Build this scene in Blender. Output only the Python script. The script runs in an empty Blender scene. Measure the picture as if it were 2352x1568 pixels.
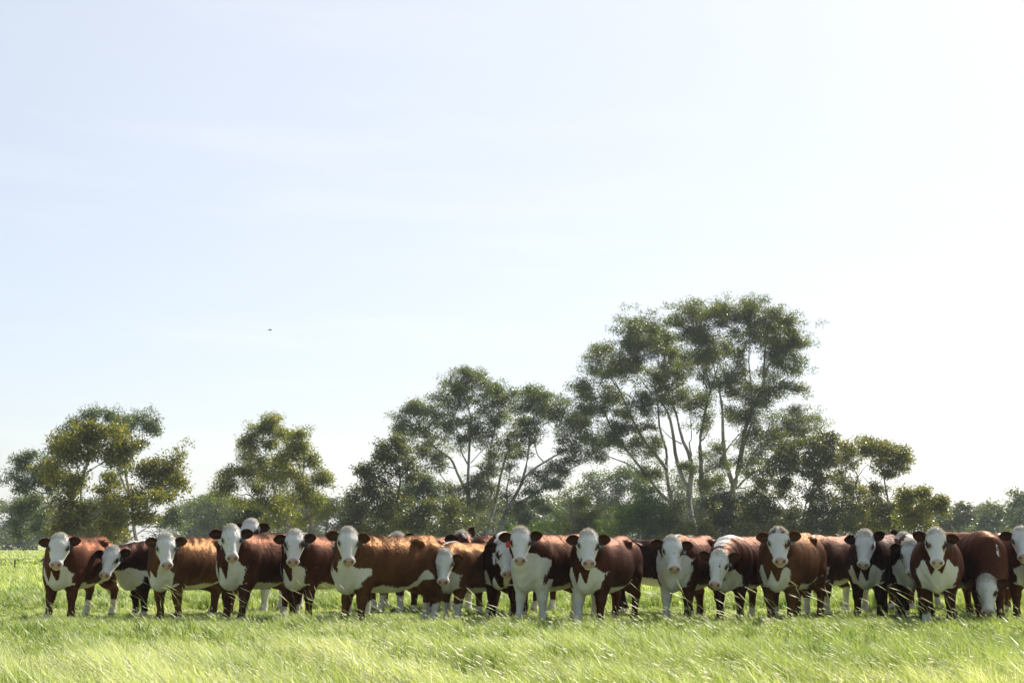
import bpy, math, random
import numpy as np
from mathutils import Vector, Matrix

# ------------------------------------------------------------------ camera, sky, sun
F = 3267.0            # focal length in the units of a 2352 px wide picture (50 mm)
HORIZON = 1247.0
CAM_H = 1.14
PITCH = math.atan((HORIZON - 784) / F)
SUN_AZ = math.radians(31)      # to the right of the view direction, behind the herd
SUN_EL = math.radians(38)

scene = bpy.context.scene
COL = scene.collection
cam_d = bpy.data.cameras.new('camera')
cam = bpy.data.objects.new('camera', cam_d)
COL.objects.link(cam)
cam_d.sensor_width = 36; cam_d.lens = 50
cam_d.clip_start = 0.1; cam_d.clip_end = 6000
cam.location = (0, 0, CAM_H)
cam.rotation_euler = (math.radians(90) + PITCH, 0, 0)
cam_d.dof.use_dof = True; cam_d.dof.focus_distance = 23; cam_d.dof.aperture_fstop = 6.3
scene.camera = cam

world = bpy.data.worlds.new('World'); scene.world = world
world.use_nodes = True
wn = world.node_tree; wn.nodes.clear()
wo = wn.nodes.new('ShaderNodeOutputWorld'); bg = wn.nodes.new('ShaderNodeBackground')
sky = wn.nodes.new('ShaderNodeTexSky'); sky.sky_type = 'NISHITA'
sky.sun_disc = False
sky.sun_elevation = SUN_EL; sky.sun_rotation = SUN_AZ
sky.air_density = 1.0; sky.dust_density = 1.0; sky.ozone_density = 1.0
bg.inputs[1].default_value = 0.07
# thin high cirrus, low on the left of the sky
tc = wn.nodes.new('ShaderNodeTexCoord')
mp = wn.nodes.new('ShaderNodeMapping'); mp.inputs['Scale'].default_value = (1.6, 1.6, 16); mp.inputs['Rotation'].default_value = (0, math.radians(-9), 0)
nz = wn.nodes.new('ShaderNodeTexNoise'); nz.inputs['Scale'].default_value = 2.2; nz.inputs['Detail'].default_value = 7; nz.inputs['Roughness'].default_value = .62
cr = wn.nodes.new('ShaderNodeValToRGB'); cr.color_ramp.elements[0].position = .5; cr.color_ramp.elements[1].position = .8
cmul = wn.nodes.new('ShaderNodeMath'); cmul.operation = 'MULTIPLY'; cmul.inputs[1].default_value = 1.0
cmix = wn.nodes.new('ShaderNodeMix'); cmix.data_type = 'RGBA'; cmix.blend_type = 'MULTIPLY'; cmix.inputs['B'].default_value = (1.16, 1.10, 1.04, 1)
L = wn.links.new
L(tc.outputs['Generated'], mp.inputs[0]); L(mp.outputs[0], nz.inputs['Vector']); L(nz.outputs[0], cr.inputs[0])
L(cr.outputs[0], cmul.inputs[0]); cmask = wn.nodes.new('ShaderNodeMapRange'); cm2 = wn.nodes.new('ShaderNodeMath'); cm2.operation = 'MULTIPLY'
for i_, x_ in enumerate((.93, .72, 0, .7)): cmask.inputs[1 + i_].default_value = x_
L(cmul.outputs[0], cm2.inputs[0]); L(cmask.outputs[0], cm2.inputs[1]); L(cm2.outputs[0], cmix.inputs['Factor'])
veil = wn.nodes.new('ShaderNodeMix'); veil.data_type = 'RGBA'; veil.inputs['Factor'].default_value = .66
veil.inputs['B'].default_value = (7.15, 7.38, 7.9, 1)      # thin white cirrostratus over the whole sky
# the veil glows on the sun's side and thins to clear blue behind the camera
sdot = wn.nodes.new('ShaderNodeVectorMath'); sdot.operation = 'DOT_PRODUCT'
sdot.inputs[1].default_value = (math.sin(SUN_AZ) * math.cos(SUN_EL), math.cos(SUN_AZ) * math.cos(SUN_EL), math.sin(SUN_EL))
vmap = wn.nodes.new('ShaderNodeMapRange')
for i_, x_ in enumerate((-.1, .92, .06, .74)): vmap.inputs[1 + i_].default_value = x_
L(sdot.outputs['Value'], cmask.inputs[0]); L(tc.outputs['Generated'], sdot.inputs[0]); L(sdot.outputs['Value'], vmap.inputs[0]); L(vmap.outputs[0], veil.inputs['Factor'])
L(sky.outputs[0], veil.inputs['A']); L(veil.outputs['Result'], cmix.inputs['A']); L(cmix.outputs['Result'], bg.inputs[0]); L(bg.outputs[0], wo.inputs[0])

sun_d = bpy.data.lights.new('sun', 'SUN'); sun = bpy.data.objects.new('sun', sun_d); COL.objects.link(sun)
sun_d.energy = 5.0; sun_d.angle = math.radians(.5); sun_d.color = (1, .93, .82)
SUN_DIR = Vector((math.sin(SUN_AZ) * math.cos(SUN_EL), math.cos(SUN_AZ) * math.cos(SUN_EL), math.sin(SUN_EL)))
sun.rotation_euler = SUN_DIR.to_track_quat('Z', 'Y').to_euler()
sun.location = SUN_DIR * 50
scene.view_settings.view_transform = 'Standard'; scene.view_settings.look = 'None'
scene.view_settings.gamma = 1; scene.view_settings.exposure = 0.92
scene.cycles.max_bounces = 8
scene.cycles.volume_bounces = 0
scene.cycles.transparent_max_bounces = 8

# ------------------------------------------------------------------ helpers
RNG = np.random.default_rng(7)
sp_, cp_ = math.sin(PITCH), math.cos(PITCH)

def P(px, py, Y):
    """where the picture point (2352 px scale) lies at ground distance Y"""
    a = (px - 1176) / F; b = -(py - 784) / F
    dy = cp_ - b * sp_; dz = sp_ + b * cp_
    return np.array([a * Y / dy, Y, CAM_H + dz * Y / dy])

def tag(o, label=None, cat=None, group=None, kind=None):
    if label: o['label'] = label
    if cat: o['category'] = cat
    if group: o['group'] = group
    if kind: o['kind'] = kind
    return o

def empty(name, loc, rz=0.0):
    o = bpy.data.objects.new(name, None); COL.objects.link(o)
    o.location = loc; o.rotation_euler = (0, 0, rz); o.empty_display_size = .2
    return o

def mk(name, V, faces, mats, parent=None, attrs=None, smooth=True, mat_idx=None):
    """faces: list of int arrays (n,3) or (n,4)"""
    me = bpy.data.meshes.new(name)
    V = np.ascontiguousarray(V, dtype=np.float32)
    faces = [np.asarray(f, dtype=np.int32) for f in faces if len(f)]
    nl = sum(f.size for f in faces); nf = sum(len(f) for f in faces)
    me.vertices.add(len(V)); me.loops.add(nl); me.polygons.add(nf)
    me.vertices.foreach_set('co', V.ravel())
    me.loops.foreach_set('vertex_index', np.concatenate([f.ravel() for f in faces]))
    tot = np.concatenate([np.full(len(f), f.shape[1], np.int32) for f in faces])
    st = np.concatenate([[0], np.cumsum(tot)[:-1]]).astype(np.int32)
    me.polygons.foreach_set('loop_start', st)
    me.polygons.foreach_set('use_smooth', np.full(nf, smooth, bool))
    if not isinstance(mats, (list, tuple)): mats = [mats]
    for m in mats: me.materials.append(m)
    if mat_idx is not None: me.polygons.foreach_set('material_index', np.asarray(mat_idx, np.int32))
    for k, a in (attrs or {}).items():
        at = me.attributes.new(k, 'FLOAT', 'POINT')
        at.data.foreach_set('value', np.ascontiguousarray(a, dtype=np.float32))
    me.update(calc_edges=True)
    o = bpy.data.objects.new(name, me); COL.objects.link(o)
    if parent is not None: o.parent = parent
    return o

def nrm(v):
    v = np.asarray(v, float)
    return v / np.maximum(np.linalg.norm(v, axis=-1, keepdims=True), 1e-9)

def tubes(Pt, R, sides=5, cap=False):
    """Pt (N,K,3), R (N,K) -> verts, quads"""
    Pt = np.asarray(Pt, float); N, K, _ = Pt.shape
    T = np.gradient(Pt, axis=1); T = nrm(T)
    ref = np.where(np.abs(T[..., 2:3]) > .9, np.array([1., 0, 0]), np.array([0., 0, 1.]))
    A = nrm(np.cross(T, ref)); B = np.cross(T, A)
    ang = np.arange(sides) * 2 * math.pi / sides
    ring = (A[:, :, None, :] * np.cos(ang)[None, None, :, None] + B[:, :, None, :] * np.sin(ang)[None, None, :, None])
    V = Pt[:, :, None, :] + ring * np.asarray(R)[:, :, None, None]
    idx = np.arange(N * K * sides).reshape(N, K, sides)
    a = idx[:, :-1, :]; b = np.roll(a, -1, axis=2); c = np.roll(idx[:, 1:, :], -1, axis=2); d = idx[:, 1:, :]
    Q = np.stack([a, b, c, d], axis=-1).reshape(-1, 4)
    return V.reshape(-1, 3), Q

def spline(pts, K):
    pts = np.asarray(pts, float)
    if len(pts) < 3:
        t = np.linspace(0, 1, K)[:, None]; return pts[0] * (1 - t) + pts[-1] * t
    p = np.vstack([2 * pts[0] - pts[1], pts, 2 * pts[-1] - pts[-2]])
    n = len(pts) - 1
    out = []
    for s in np.linspace(0, n - 1e-6, K):
        i = int(s); t = s - i
        p0, p1, p2, p3 = p[i], p[i + 1], p[i + 2], p[i + 3]
        out.append(.5 * ((2 * p1) + (-p0 + p2) * t + (2 * p0 - 5 * p1 + 4 * p2 - p3) * t * t + (-p0 + 3 * p1 - 3 * p2 + p3) * t ** 3))
    return np.array(out)

def sinnoise(p, seed, freq=1.0, n=6):
    r = np.random.default_rng(seed); o = 0
    for i in range(n):
        w = r.normal(size=p.shape[-1]) * freq; o = o + np.sin(p @ w + r.uniform(0, 6.28))
    return o / n * 1.3

# ------------------------------------------------------------------ materials
def mat(name):
    m = bpy.data.materials.new(name); m.use_nodes = True
    nt = m.node_tree; nt.nodes.clear()
    return m, nt, nt.nodes.new('ShaderNodeOutputMaterial')

def N(nt, t, **kw):
    n = nt.nodes.new(t)
    for k, v in kw.items():
        if k in n.inputs: n.inputs[k].default_value = v
        else: setattr(n, k, v)
    return n

def attr(nt, name):
    a = nt.nodes.new('ShaderNodeAttribute'); a.attribute_name = name; return a.outputs['Fac']

def mixc(nt, f, a, b, mode='MIX'):
    n = nt.nodes.new('ShaderNodeMix'); n.data_type = 'RGBA'; n.blend_type = mode
    for s, v in (('Factor', f), ('A', a), ('B', b)):
        if isinstance(v, (int, float)): n.inputs[s].default_value = v
        elif isinstance(v, tuple): n.inputs[s].default_value = v if len(v) == 4 else v + (1,)
        else: nt.links.new(v, n.inputs[s])
    return n.outputs['Result']

def maprange(nt, v, a, b, c=0., d=1.):
    n = nt.nodes.new('ShaderNodeMapRange'); nt.links.new(v, n.inputs[0])
    for i, x in enumerate((a, b, c, d)): n.inputs[1 + i].default_value = x
    return n.outputs[0]

def math_(nt, op, a, b=0.):
    n = nt.nodes.new('ShaderNodeMath'); n.operation = op
    for i, v in enumerate((a, b)):
        if isinstance(v, (int, float)): n.inputs[i].default_value = v
        else: nt.links.new(v, n.inputs[i])
    return n.outputs[0]

def noise(nt, scale, vec=None, detail=4, rough=.6, mapscale=None):
    n = nt.nodes.new('ShaderNodeTexNoise'); n.inputs['Scale'].default_value = scale
    n.inputs['Detail'].default_value = detail; n.inputs['Roughness'].default_value = rough
    t = nt.nodes.new('ShaderNodeTexCoord'); src = t.outputs['Object']
    if mapscale:
        m = nt.nodes.new('ShaderNodeMapping'); m.inputs['Scale'].default_value = mapscale
        nt.links.new(src, m.inputs[0]); src = m.outputs[0]
    nt.links.new(src, n.inputs['Vector'])
    return n.outputs[0]

def hide_material(name, fur):
    m, nt, out = mat(name); L = nt.links.new
    oi = nt.nodes.new('ShaderNodeObjectInfo')
    n1 = noise(nt, 5, detail=5, mapscale=(1, 1, .45)); n2 = noise(nt, 38, detail=3, mapscale=(.5, .8, .8)); n3 = noise(nt, 1.7, detail=2)
    dark = mixc(nt, 1., oi.outputs['Color'], (.42, .36, .36), 'MULTIPLY')
    lite = mixc(nt, 1., oi.outputs['Color'], (1.8, 2.0, 1.9), 'MULTIPLY')
    br = mixc(nt, maprange(nt, n1, .3, .72), dark, lite)
    br = mixc(nt, maprange(nt, n2, .35, .75, 0, .45), br, lite)
    wt = mixc(nt, maprange(nt, n3, .35, .75, 0, .5), (.64, .635, .61), (.50, .43, .33))
    wt = mixc(nt, maprange(nt, n2, .5, .8, 0, .35), wt, (.38, .34, .28))
    wf = math_(nt, 'ADD', attr(nt, 'wf'), maprange(nt, noise(nt, 30, detail=4, mapscale=(1, 1, .6)), .2, .8, -.03, .03))
    c = mixc(nt, maprange(nt, wf, -.007, .007), br, wt)
    c = mixc(nt, attr(nt, 'pk'), c, (.44, .24, .19))
    c = mixc(nt, attr(nt, 'dk'), c, (.016, .010, .009))
    b = N(nt, 'ShaderNodeBsdfPrincipled'); L(c, b.inputs['Base Color'])
    b.inputs['Roughness'].default_value = .62; L(maprange(nt, wf, -.007, .007, .03, .2), b.inputs['Specular IOR Level']); L(mixc(nt, maprange(nt, wf, -.007, .007), (1., .44, .17), (1., 1., 1.)), b.inputs['Specular Tint'])
    b.inputs['Sheen Roughness'].default_value = .30
    wmask = maprange(nt, wf, -.007, .007)
    L(mixc(nt, wmask, (1., .40, .13), (1., .93, .85)), b.inputs['Sheen Tint'])
    L(maprange(nt, wmask, 0, 1, .12 if fur else .0, .15), b.inputs['Sheen Weight'])
    L(maprange(nt, attr(nt, 'dk'), 0, 1, .56, .25), b.inputs['Roughness'])
    gl = N(nt, 'ShaderNodeBsdfGlossy'); gl.inputs['Roughness'].default_value = .41      # warm sheen of the hair shafts
    L(mixc(nt, wmask, mixc(nt, 1., oi.outputs['Color'], (3.3, 4.5, 4.0) if fur else (2.0, 2.75, 2.4), 'MULTIPLY'), (0., 0., 0.)), gl.inputs['Color'])
    ad = N(nt, 'ShaderNodeAddShader'); L(b.outputs[0], ad.inputs[0]); L(gl.outputs[0], ad.inputs[1])
    if fur:
        t = N(nt, 'ShaderNodeBsdfTranslucent'); L(mixc(nt, maprange(nt, wmask, 0, 1, .55, .5), c, mixc(nt, wmask, (.40, .14, .03), (.85, .76, .62))), t.inputs[0])
        mx = N(nt, 'ShaderNodeMixShader'); mx.inputs[0].default_value = .5
        L(ad.outputs[0], mx.inputs[1]); L(t.outputs[0], mx.inputs[2]); L(mx.outputs[0], out.inputs[0])
    else:
        bp = N(nt, 'ShaderNodeBump'); bp.inputs['Strength'].default_value = .7; bp.inputs['Distance'].default_value = .012
        hgt = math_(nt, 'ADD', noise(nt, 26, detail=4, mapscale=(1, 1, .4)), math_(nt, 'MULTIPLY', noise(nt, 9, detail=3, mapscale=(1.3, 1, .25)), 1.6))
        L(hgt, bp.inputs['Height']); L(bp.outputs[0], b.inputs['Normal']); L(bp.outputs[0], gl.inputs['Normal']); L(ad.outputs[0], out.inputs[0])
    return m

def simple_mat(name, col, rough=.6, var=None, trans=0.):
    m, nt, out = mat(name); L = nt.links.new
    b = N(nt, 'ShaderNodeBsdfPrincipled'); b.inputs['Roughness'].default_value = rough
    c2 = tuple(x * .6 for x in col) if var is None else var
    c = mixc(nt, maprange(nt, noise(nt, 12), .3, .7), col, c2)
    L(c, b.inputs['Base Color'])
    if trans:
        t = N(nt, 'ShaderNodeBsdfTranslucent'); L(c, t.inputs[0])
        mx = N(nt, 'ShaderNodeMixShader'); mx.inputs[0].default_value = trans
        L(b.outputs[0], mx.inputs[1]); L(t.outputs[0], mx.inputs[2]); L(mx.outputs[0], out.inputs[0])
    else: L(b.outputs[0], out.inputs[0])
    return m

def bark_material(name, pale, dark, scale=1.):
    m, nt, out = mat(name); L = nt.links.new
    n1 = noise(nt, 1.1 * scale, detail=6, mapscale=(1.6, 1.6, .5)); n2 = noise(nt, 7 * scale, detail=3, mapscale=(1, 1, .15))
    c = mixc(nt, maprange(nt, n1, .42, .62), pale, dark)
    c = mixc(nt, maprange(nt, n2, .45, .7, 0, .6), c, tuple(x * .45 for x in dark))
    b = N(nt, 'ShaderNodeBsdfPrincipled'); b.inputs['Roughness'].default_value = .85; L(c, b.inputs['Base Color'])
    bp = N(nt, 'ShaderNodeBump'); bp.inputs['Strength'].default_value = .6; bp.inputs['Distance'].default_value = .05
    L(n2, bp.inputs['Height']); L(bp.outputs[0], b.inputs['Normal']); L(b.outputs[0], out.inputs[0])
    return m

def leaf_material(name, a, b_, tip, trans=.35, tcol=None):
    m, nt, out = mat(name); L = nt.links.new
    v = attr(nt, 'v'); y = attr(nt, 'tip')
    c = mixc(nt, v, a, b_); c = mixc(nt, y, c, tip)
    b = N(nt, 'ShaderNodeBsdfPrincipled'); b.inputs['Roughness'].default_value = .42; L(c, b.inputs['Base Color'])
    b.inputs['Specular IOR Level'].default_value = .4
    t = N(nt, 'ShaderNodeBsdfTranslucent'); L(mixc(nt, 1., c, (1.5, 1.7, .55), 'MULTIPLY'), t.inputs[0])
    mx = N(nt, 'ShaderNodeMixShader'); mx.inputs[0].default_value = min(.55, trans + .1)
    L(b.outputs[0], mx.inputs[1]); L(t.outputs[0], mx.inputs[2]); L(mx.outputs[0], out.inputs[0])
    return m

def grass_material(name, seed=False):
    m, nt, out = mat(name); L = nt.links.new
    v = attr(nt, 'v'); h = attr(nt, 'h')
    # young green blades, olive blades and straw-pale ones; tips paler
    c = mixc(nt, maprange(nt, v, 0, .5), (.05, .125, .012), (.33, .41, .08))
    c = mixc(nt, maprange(nt, v, .5, .9), c, (.74, .72, .48))
    c = mixc(nt, maprange(nt, h, .5, 1., 0, .38), c, (.74, .76, .46))
    if seed: c = mixc(nt, maprange(nt, h, .5, .8, 0, 1), (.42, .46, .20), (.64, .63, .42))
    b = N(nt, 'ShaderNodeBsdfPrincipled'); b.inputs['Roughness'].default_value = .45; L(c, b.inputs['Base Color'])
    t = N(nt, 'ShaderNodeBsdfTranslucent'); L(mixc(nt, 1., c, (1.16, 1.2, .62), 'MULTIPLY'), t.inputs[0])
    mx = N(nt, 'ShaderNodeMixShader'); mx.inputs[0].default_value = .40
    L(b.outputs[0], mx.inputs[1]); L(t.outputs[0], mx.inputs[2]); L(mx.outputs[0], out.inputs[0])
    return m

M_HIDE = hide_material('cow_hide', False); M_FUR = hide_material('cow_fur', True)
M_WHAIR = simple_mat('white_curly_hair', (.80, .78, .73), .6, (.72, .67, .57), .45)
M_BHAIR = simple_mat('brown_tail_hair', (.20, .085, .035), .6, (.32, .17, .08), .4)
M_TAG = simple_mat('black_tag', (.014, .014, .016), .35)
M_RTAG = simple_mat('red_tag', (.62, .015, .02), .4)
M_YTAG = simple_mat('yellow_tag', (.60, .32, .03), .4)
M_TAGNUM = simple_mat('tag_lettering', (.5, .5, .5), .5, (.45, .45, .45))
M_BARK = bark_material('smooth_gum_bark', (.42, .41, .38), (.22, .18, .14))
M_BARKD = bark_material('rough_dark_bark', (.13, .105, .08), (.07, .052, .038))
M_BARKM = bark_material('grey_brown_bark', (.26, .235, .20), (.13, .10, .075))
M_LEAF_GUM = leaf_material('gum_leaves', (.060, .082, .036), (.135, .145, .055), (.24, .17, .07))
M_LEAF_GREY = leaf_material('grey_gum_leaves', (.058, .080, .050), (.115, .135, .075), (.17, .16, .08), .3)
M_LEAF_OLIVE = leaf_material('olive_leaves', (.055, .066, .018), (.17, .16, .036), (.34, .24, .05), .35)
M_LEAF_YEL = leaf_material('yellow_green_leaves', (.085, .105, .028), (.22, .20, .045), (.36, .26, .05), .42)
M_LEAF_DARK = leaf_material('dark_leaves', (.042, .055, .024), (.095, .105, .034), (.24, .18, .05), .3)
M_LEAF_BUSH = leaf_material('bush_leaves', (.055, .09, .024), (.12, .17, .04), (.20, .22, .05), .35)
M_GRASS = grass_material('pasture_grass'); M_SEED = grass_material('seeding_grass', True)

def ground_material():
    m, nt, out = mat('pasture_ground'); L = nt.links.new
    a = noise(nt, .9, detail=8, rough=.7); b_ = noise(nt, .12, detail=6); c_ = noise(nt, 9, detail=4)
    c = mixc(nt, maprange(nt, a, .35, .65), (.20, .27, .06), (.36, .40, .14))
    c = mixc(nt, maprange(nt, b_, .4, .65, 0, .7), c, (.50, .48, .24))
    c = mixc(nt, maprange(nt, c_, .4, .7, 0, .5), c, (.10, .13, .035))
    b = N(nt, 'ShaderNodeBsdfPrincipled'); b.inputs['Roughness'].default_value = .95; L(c, b.inputs['Base Color'])
    b.inputs['Specular IOR Level'].default_value = .1
    bp = N(nt, 'ShaderNodeBump'); bp.inputs['Strength'].default_value = .8; bp.inputs['Distance'].default_value = .12
    L(a, bp.inputs['Height']); L(bp.outputs[0], b.inputs['Normal']); L(b.outputs[0], out.inputs[0])
    return m
M_GROUND = ground_material()

# ------------------------------------------------------------------ ground
def ghost(x, y):
    """gentle lie of the land and the raked ridges of old windrows far left and right"""
    x = np.asarray(x, float); y = np.asarray(y, float)
    p = np.stack([x, y], -1)
    z = .02 * sinnoise(p, 3, .9) + .012 * sinnoise(p, 4, 3.)
    for Y0, a in ((70, .17), (103, .20), (128, .16), (155, .26), (200, .2)):
        w = 1.0 + Y0 * .008
        z = z + a * np.exp(-((y - Y0 - 1.5 * np.sin(x * .07 + Y0)) / w) ** 2) * np.clip(.55 + .6 * sinnoise(np.stack([x, y * .1], -1), Y0, .35), 0, 1.3)
    return z

def ground():
    ys = np.concatenate([np.linspace(-40, 8, 12), np.linspace(8.5, 60, 150), np.linspace(60.4, 215, 360), np.geomspace(216, 1400, 40)])
    xs = np.concatenate([-np.geomspace(1400, 66, 20), np.linspace(-65, 65, 200), np.geomspace(66, 1400, 20)])
    X, Y = np.meshgrid(xs, ys); Z = ghost(X, Y)
    V = np.stack([X, Y, Z], -1).reshape(-1, 3); n, m_ = X.shape
    i = np.arange(n * m_).reshape(n, m_)
    Q = np.stack([i[:-1, :-1], i[:-1, 1:], i[1:, 1:], i[1:, :-1]], -1).reshape(-1, 4)
    tag(mk('ground', V, [Q], M_GROUND), kind='structure')
ground()

# ------------------------------------------------------------------ grass (stuff)
def blades(x, y, h, w, v, lean, rng, curl=.35):
    n = len(x); z = ghost(x, y)
    th = rng.uniform(0, math.pi, n)
    # broad side mostly across the view, wind from the right
    ax = np.stack([np.cos(th), np.sin(th), 0 * th], -1) * w[:, None] * .5
    wd = np.stack([-lean + rng.normal(0, .22, n), rng.normal(0, .25, n), np.zeros(n)], -1)
    b = np.stack([x, y, z - .02], -1)
    mid = b + wd * h[:, None] * .32 + np.stack([0 * h, 0 * h, h * .58], -1)
    tip = b + wd * h[:, None] * (1 + curl * rng.uniform(0, 1.2, n))[:, None] + np.stack([0 * h, 0 * h, h * rng.uniform(.82, 1, n)], -1)
    V = np.stack([b - ax, b + ax, mid + ax * .85, mid - ax * .85, tip], 1).reshape(-1, 3)
    i = np.arange(n)[:, None] * 5
    Q = i + np.array([[0, 1, 2, 3]]); T = i + np.array([[3, 2, 4]])
    va = np.repeat(v, 5); ha = np.tile([0, 0, .55, .55, 1.], n)
    return V, Q, T, va, ha

def grass():
    rng = np.random.default_rng(11)
    parts = []
    #      y0, y1, count, height, width
    bands = [(9.2, 15, 230000, .19, .0065), (15, 23, 280000, .13, .0075), (23, 32, 150000, .12, .011), (32, 60, 150000, .18, .024), (60, 210, 200000, .17, .075)]
    for y0, y1, n, hh, ww in bands:
        u = rng.uniform(0, 1, n)
        y = np.sqrt(y0 * y0 + u * (y1 * y1 - y0 * y0)) if y0 < 60 else y0 * (y1 / y0) ** (u ** .8)
        x = rng.uniform(-1, 1, n) * (.375 * y + 1.2)
        p = np.stack([x, y], -1)
        patch = sinnoise(p, 21, 1.1) + .6 * sinnoise(p, 22, 3.4)
        tuft = sinnoise(p, 23, 7.)
        keep = rng.uniform(0, 1, n) < np.clip(.52 + .7 * tuft + .3 * patch, .05, 1)
        x, y, p, patch, tuft = x[keep], y[keep], p[keep], patch[keep], tuft[keep]; k = len(x)
        near = np.clip((14.5 - y) / 5, 0, 1)
        h = hh * (1.05 + .35 * patch + .38 * tuft + .25 * sinnoise(p, 53, 16.)) * rng.uniform(.5, 1.35, k) * (1 + .35 * near)
        h = np.clip(h, .05, .42)
        dry = np.clip(.47 + .12 * np.clip((y - 26) / 20, 0, 1) + .30 * sinnoise(p, 31, .55) + .22 * sinnoise(p, 32, 2.3) + .34 * near - .12 * np.clip(patch, 0, 1), 0, 1)
        fine = sinnoise(p, 51, 14.) * .6 + sinnoise(p, 52, 30.) * .5
        v = np.clip(rng.beta(1.3, 1.6, k) * .5 + .14 + .42 * fine + (dry - .45) * .8, 0, 1)
        h *= np.where((y > 16) & (y < 25), np.clip((1.17 - .0505 * y) / .17, .52, 1), 1)
        w = ww * rng.uniform(.6, 1.3, k)
        parts.append(blades(x, y, h, w, v, .24, rng))
    # coarse upright tussocks, greener than the rest
    nt_ = 2300; ty = np.sqrt(10.5 ** 2 + rng.uniform(0, 1, nt_) * (30 ** 2 - 10.5 ** 2)); tx = rng.uniform(-1, 1, nt_) * (.375 * ty + 1); th_ = rng.uniform(.14, .33, nt_) * np.where((ty > 17) & (ty < 25), np.clip((1.17 - .0505 * ty) / .3, .38, 1), 1); tr = rng.uniform(.03, .13, nt_)
    kk = np.repeat(np.arange(nt_), 46); m_ = len(kk); an = rng.uniform(0, 6.28, m_); rr = np.sqrt(rng.uniform(0, 1, m_)) * tr[kk]
    parts.append(blades(tx[kk] + np.cos(an) * rr, ty[kk] + np.sin(an) * rr, th_[kk] * rng.uniform(.5, 1.15, m_), rng.uniform(.007, .013, m_), np.clip(rng.uniform(0, .45, nt_)[kk] + rng.normal(0, .15, m_), 0, 1), .12, rng, .5))
    off = 0; Vs, Qs, Ts, vs, hs = [], [], [], [], []
    for V, Q, T, va, ha in parts:
        Vs.append(V); Qs.append(Q + off); Ts.append(T + off); vs.append(va); hs.append(ha); off += len(V)
    tag(mk('pasture_grass', np.vstack(Vs), [np.vstack(Qs), np.vstack(Ts)], M_GRASS, attrs={'v': np.concatenate(vs), 'h': np.concatenate(hs)}, smooth=False),
        'pale sunlit pasture grass bent by the wind under the herd', 'grass', kind='stuff')

def seed_heads():
    """fluffy pale seed heads on thin bent stalks, and a few tall coarse ones near the camera"""
    rng = np.random.default_rng(5)
    n1, n2 = 11000, 150
    y = np.concatenate([np.sqrt(9.2 ** 2 + rng.uniform(0, 1, n1) * (30 ** 2 - 9.2 ** 2) * rng.uniform(.15, 1, n1) ** 1.6), rng.uniform(13.5, 24, n2)])
    x = rng.uniform(-1, 1, n1 + n2) * (.375 * y + 1)
    p = np.stack([x, y], -1)
    tall = np.arange(n1 + n2) >= n1
    keep = tall | (rng.uniform(0, 1, n1 + n2) < np.clip(.55 + .5 * sinnoise(p, 44, .8), .08, 1)); x, y, tall = x[keep], y[keep], tall[keep]; n = len(x)
    # tall stalks stand in loose tufts in front of the herd
    tx = rng.uniform(-7.5, 7.5, 34); ty = rng.uniform(14, 21.5, 34); k = rng.integers(0, 34, n)
    x = np.where(tall, tx[k] * (ty[k] / 21) + rng.normal(0, .28, n), x); y = np.where(tall, ty[k] + rng.normal(0, .3, n), y)
    h = np.where(tall, rng.uniform(.38, .78, n), rng.uniform(.18, .34, n) + .08 * np.clip((14 - y) / 5, 0, 1))
    z = ghost(x, y)
    lx = np.where(tall, rng.uniform(-.7, -.02, n), rng.uniform(-.55, -.05, n)); ly = rng.normal(0, .25, n)
    t = np.linspace(0, 1, 5)[None, :]
    Pt = np.stack([x[:, None] + lx[:, None] * h[:, None] * t ** 2, y[:, None] + ly[:, None] * h[:, None] * t ** 2,
                   z[:, None] + h[:, None] * (t - .22 * t ** 3)], -1)
    r = np.where(tall, .0022, .0016)[:, None] * np.array([[1.1, 1, .9, .7, .5]])
    V1, Q1 = tubes(Pt, r, 3)
    # the heads: spindle shaped tubes along the last part of the stalk
    a = Pt[:, -2] * .25 + Pt[:, -1] * .75; d = nrm(Pt[:, -1] - Pt[:, -2])
    d = nrm(d + np.stack([-.15 + 0 * x, 0 * x, -.05 + 0 * x], -1) * rng.uniform(.0, 1.2, n)[:, None])
    hl = np.where(tall, rng.uniform(.10, .20, n), rng.uniform(.035, .08, n))
    tt = np.linspace(0, 1, 5)[None, :, None]
    Hp = a[:, None, :] + d[:, None, :] * hl[:, None, None] * tt
    Hr = np.where(tall, .0036, .0048)[:, None] * np.array([[.25, .85, 1, .7, .1]]) * rng.uniform(.6, 1.2, n)[:, None]
    V2, Q2 = tubes(Hp, Hr, 4)
    V = np.vstack([V1, V2]); Q = np.vstack([Q1, Q2 + len(V1)])
    h_ = np.concatenate([np.zeros(len(V1)) + .45, np.ones(len(V2))])
    tag(mk('seeding_grass', V, [Q], M_SEED, attrs={'v': np.random.default_rng(1).uniform(.2, 1, len(V)), 'h': h_}),
        'tall thin grass stalks with pale seed heads leaning left', 'seeding grass', kind='stuff')
grass(); seed_heads()

# ------------------------------------------------------------------ cattle
def ell(p, c, r):
    q = p - np.asarray(c); r = np.asarray(r)
    k0 = np.linalg.norm(q / r, axis=-1); k1 = np.linalg.norm(q / (r * r), axis=-1)
    return k0 * (k0 - 1) / np.maximum(k1, 1e-6)

def cone(p, a, b, r1, r2):
    a = np.asarray(a, float); b = np.asarray(b, float); ba = b - a
    t = np.clip(((p - a) @ ba) / (ba @ ba), 0, 1)
    return np.linalg.norm(p - a - t[..., None] * ba, axis=-1) - (r1 + (r2 - r1) * t)

def smin(a, b, k):
    h = np.maximum(k - np.abs(a - b), 0) / k
    return np.minimum(a, b) - h * h * k * .25

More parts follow.
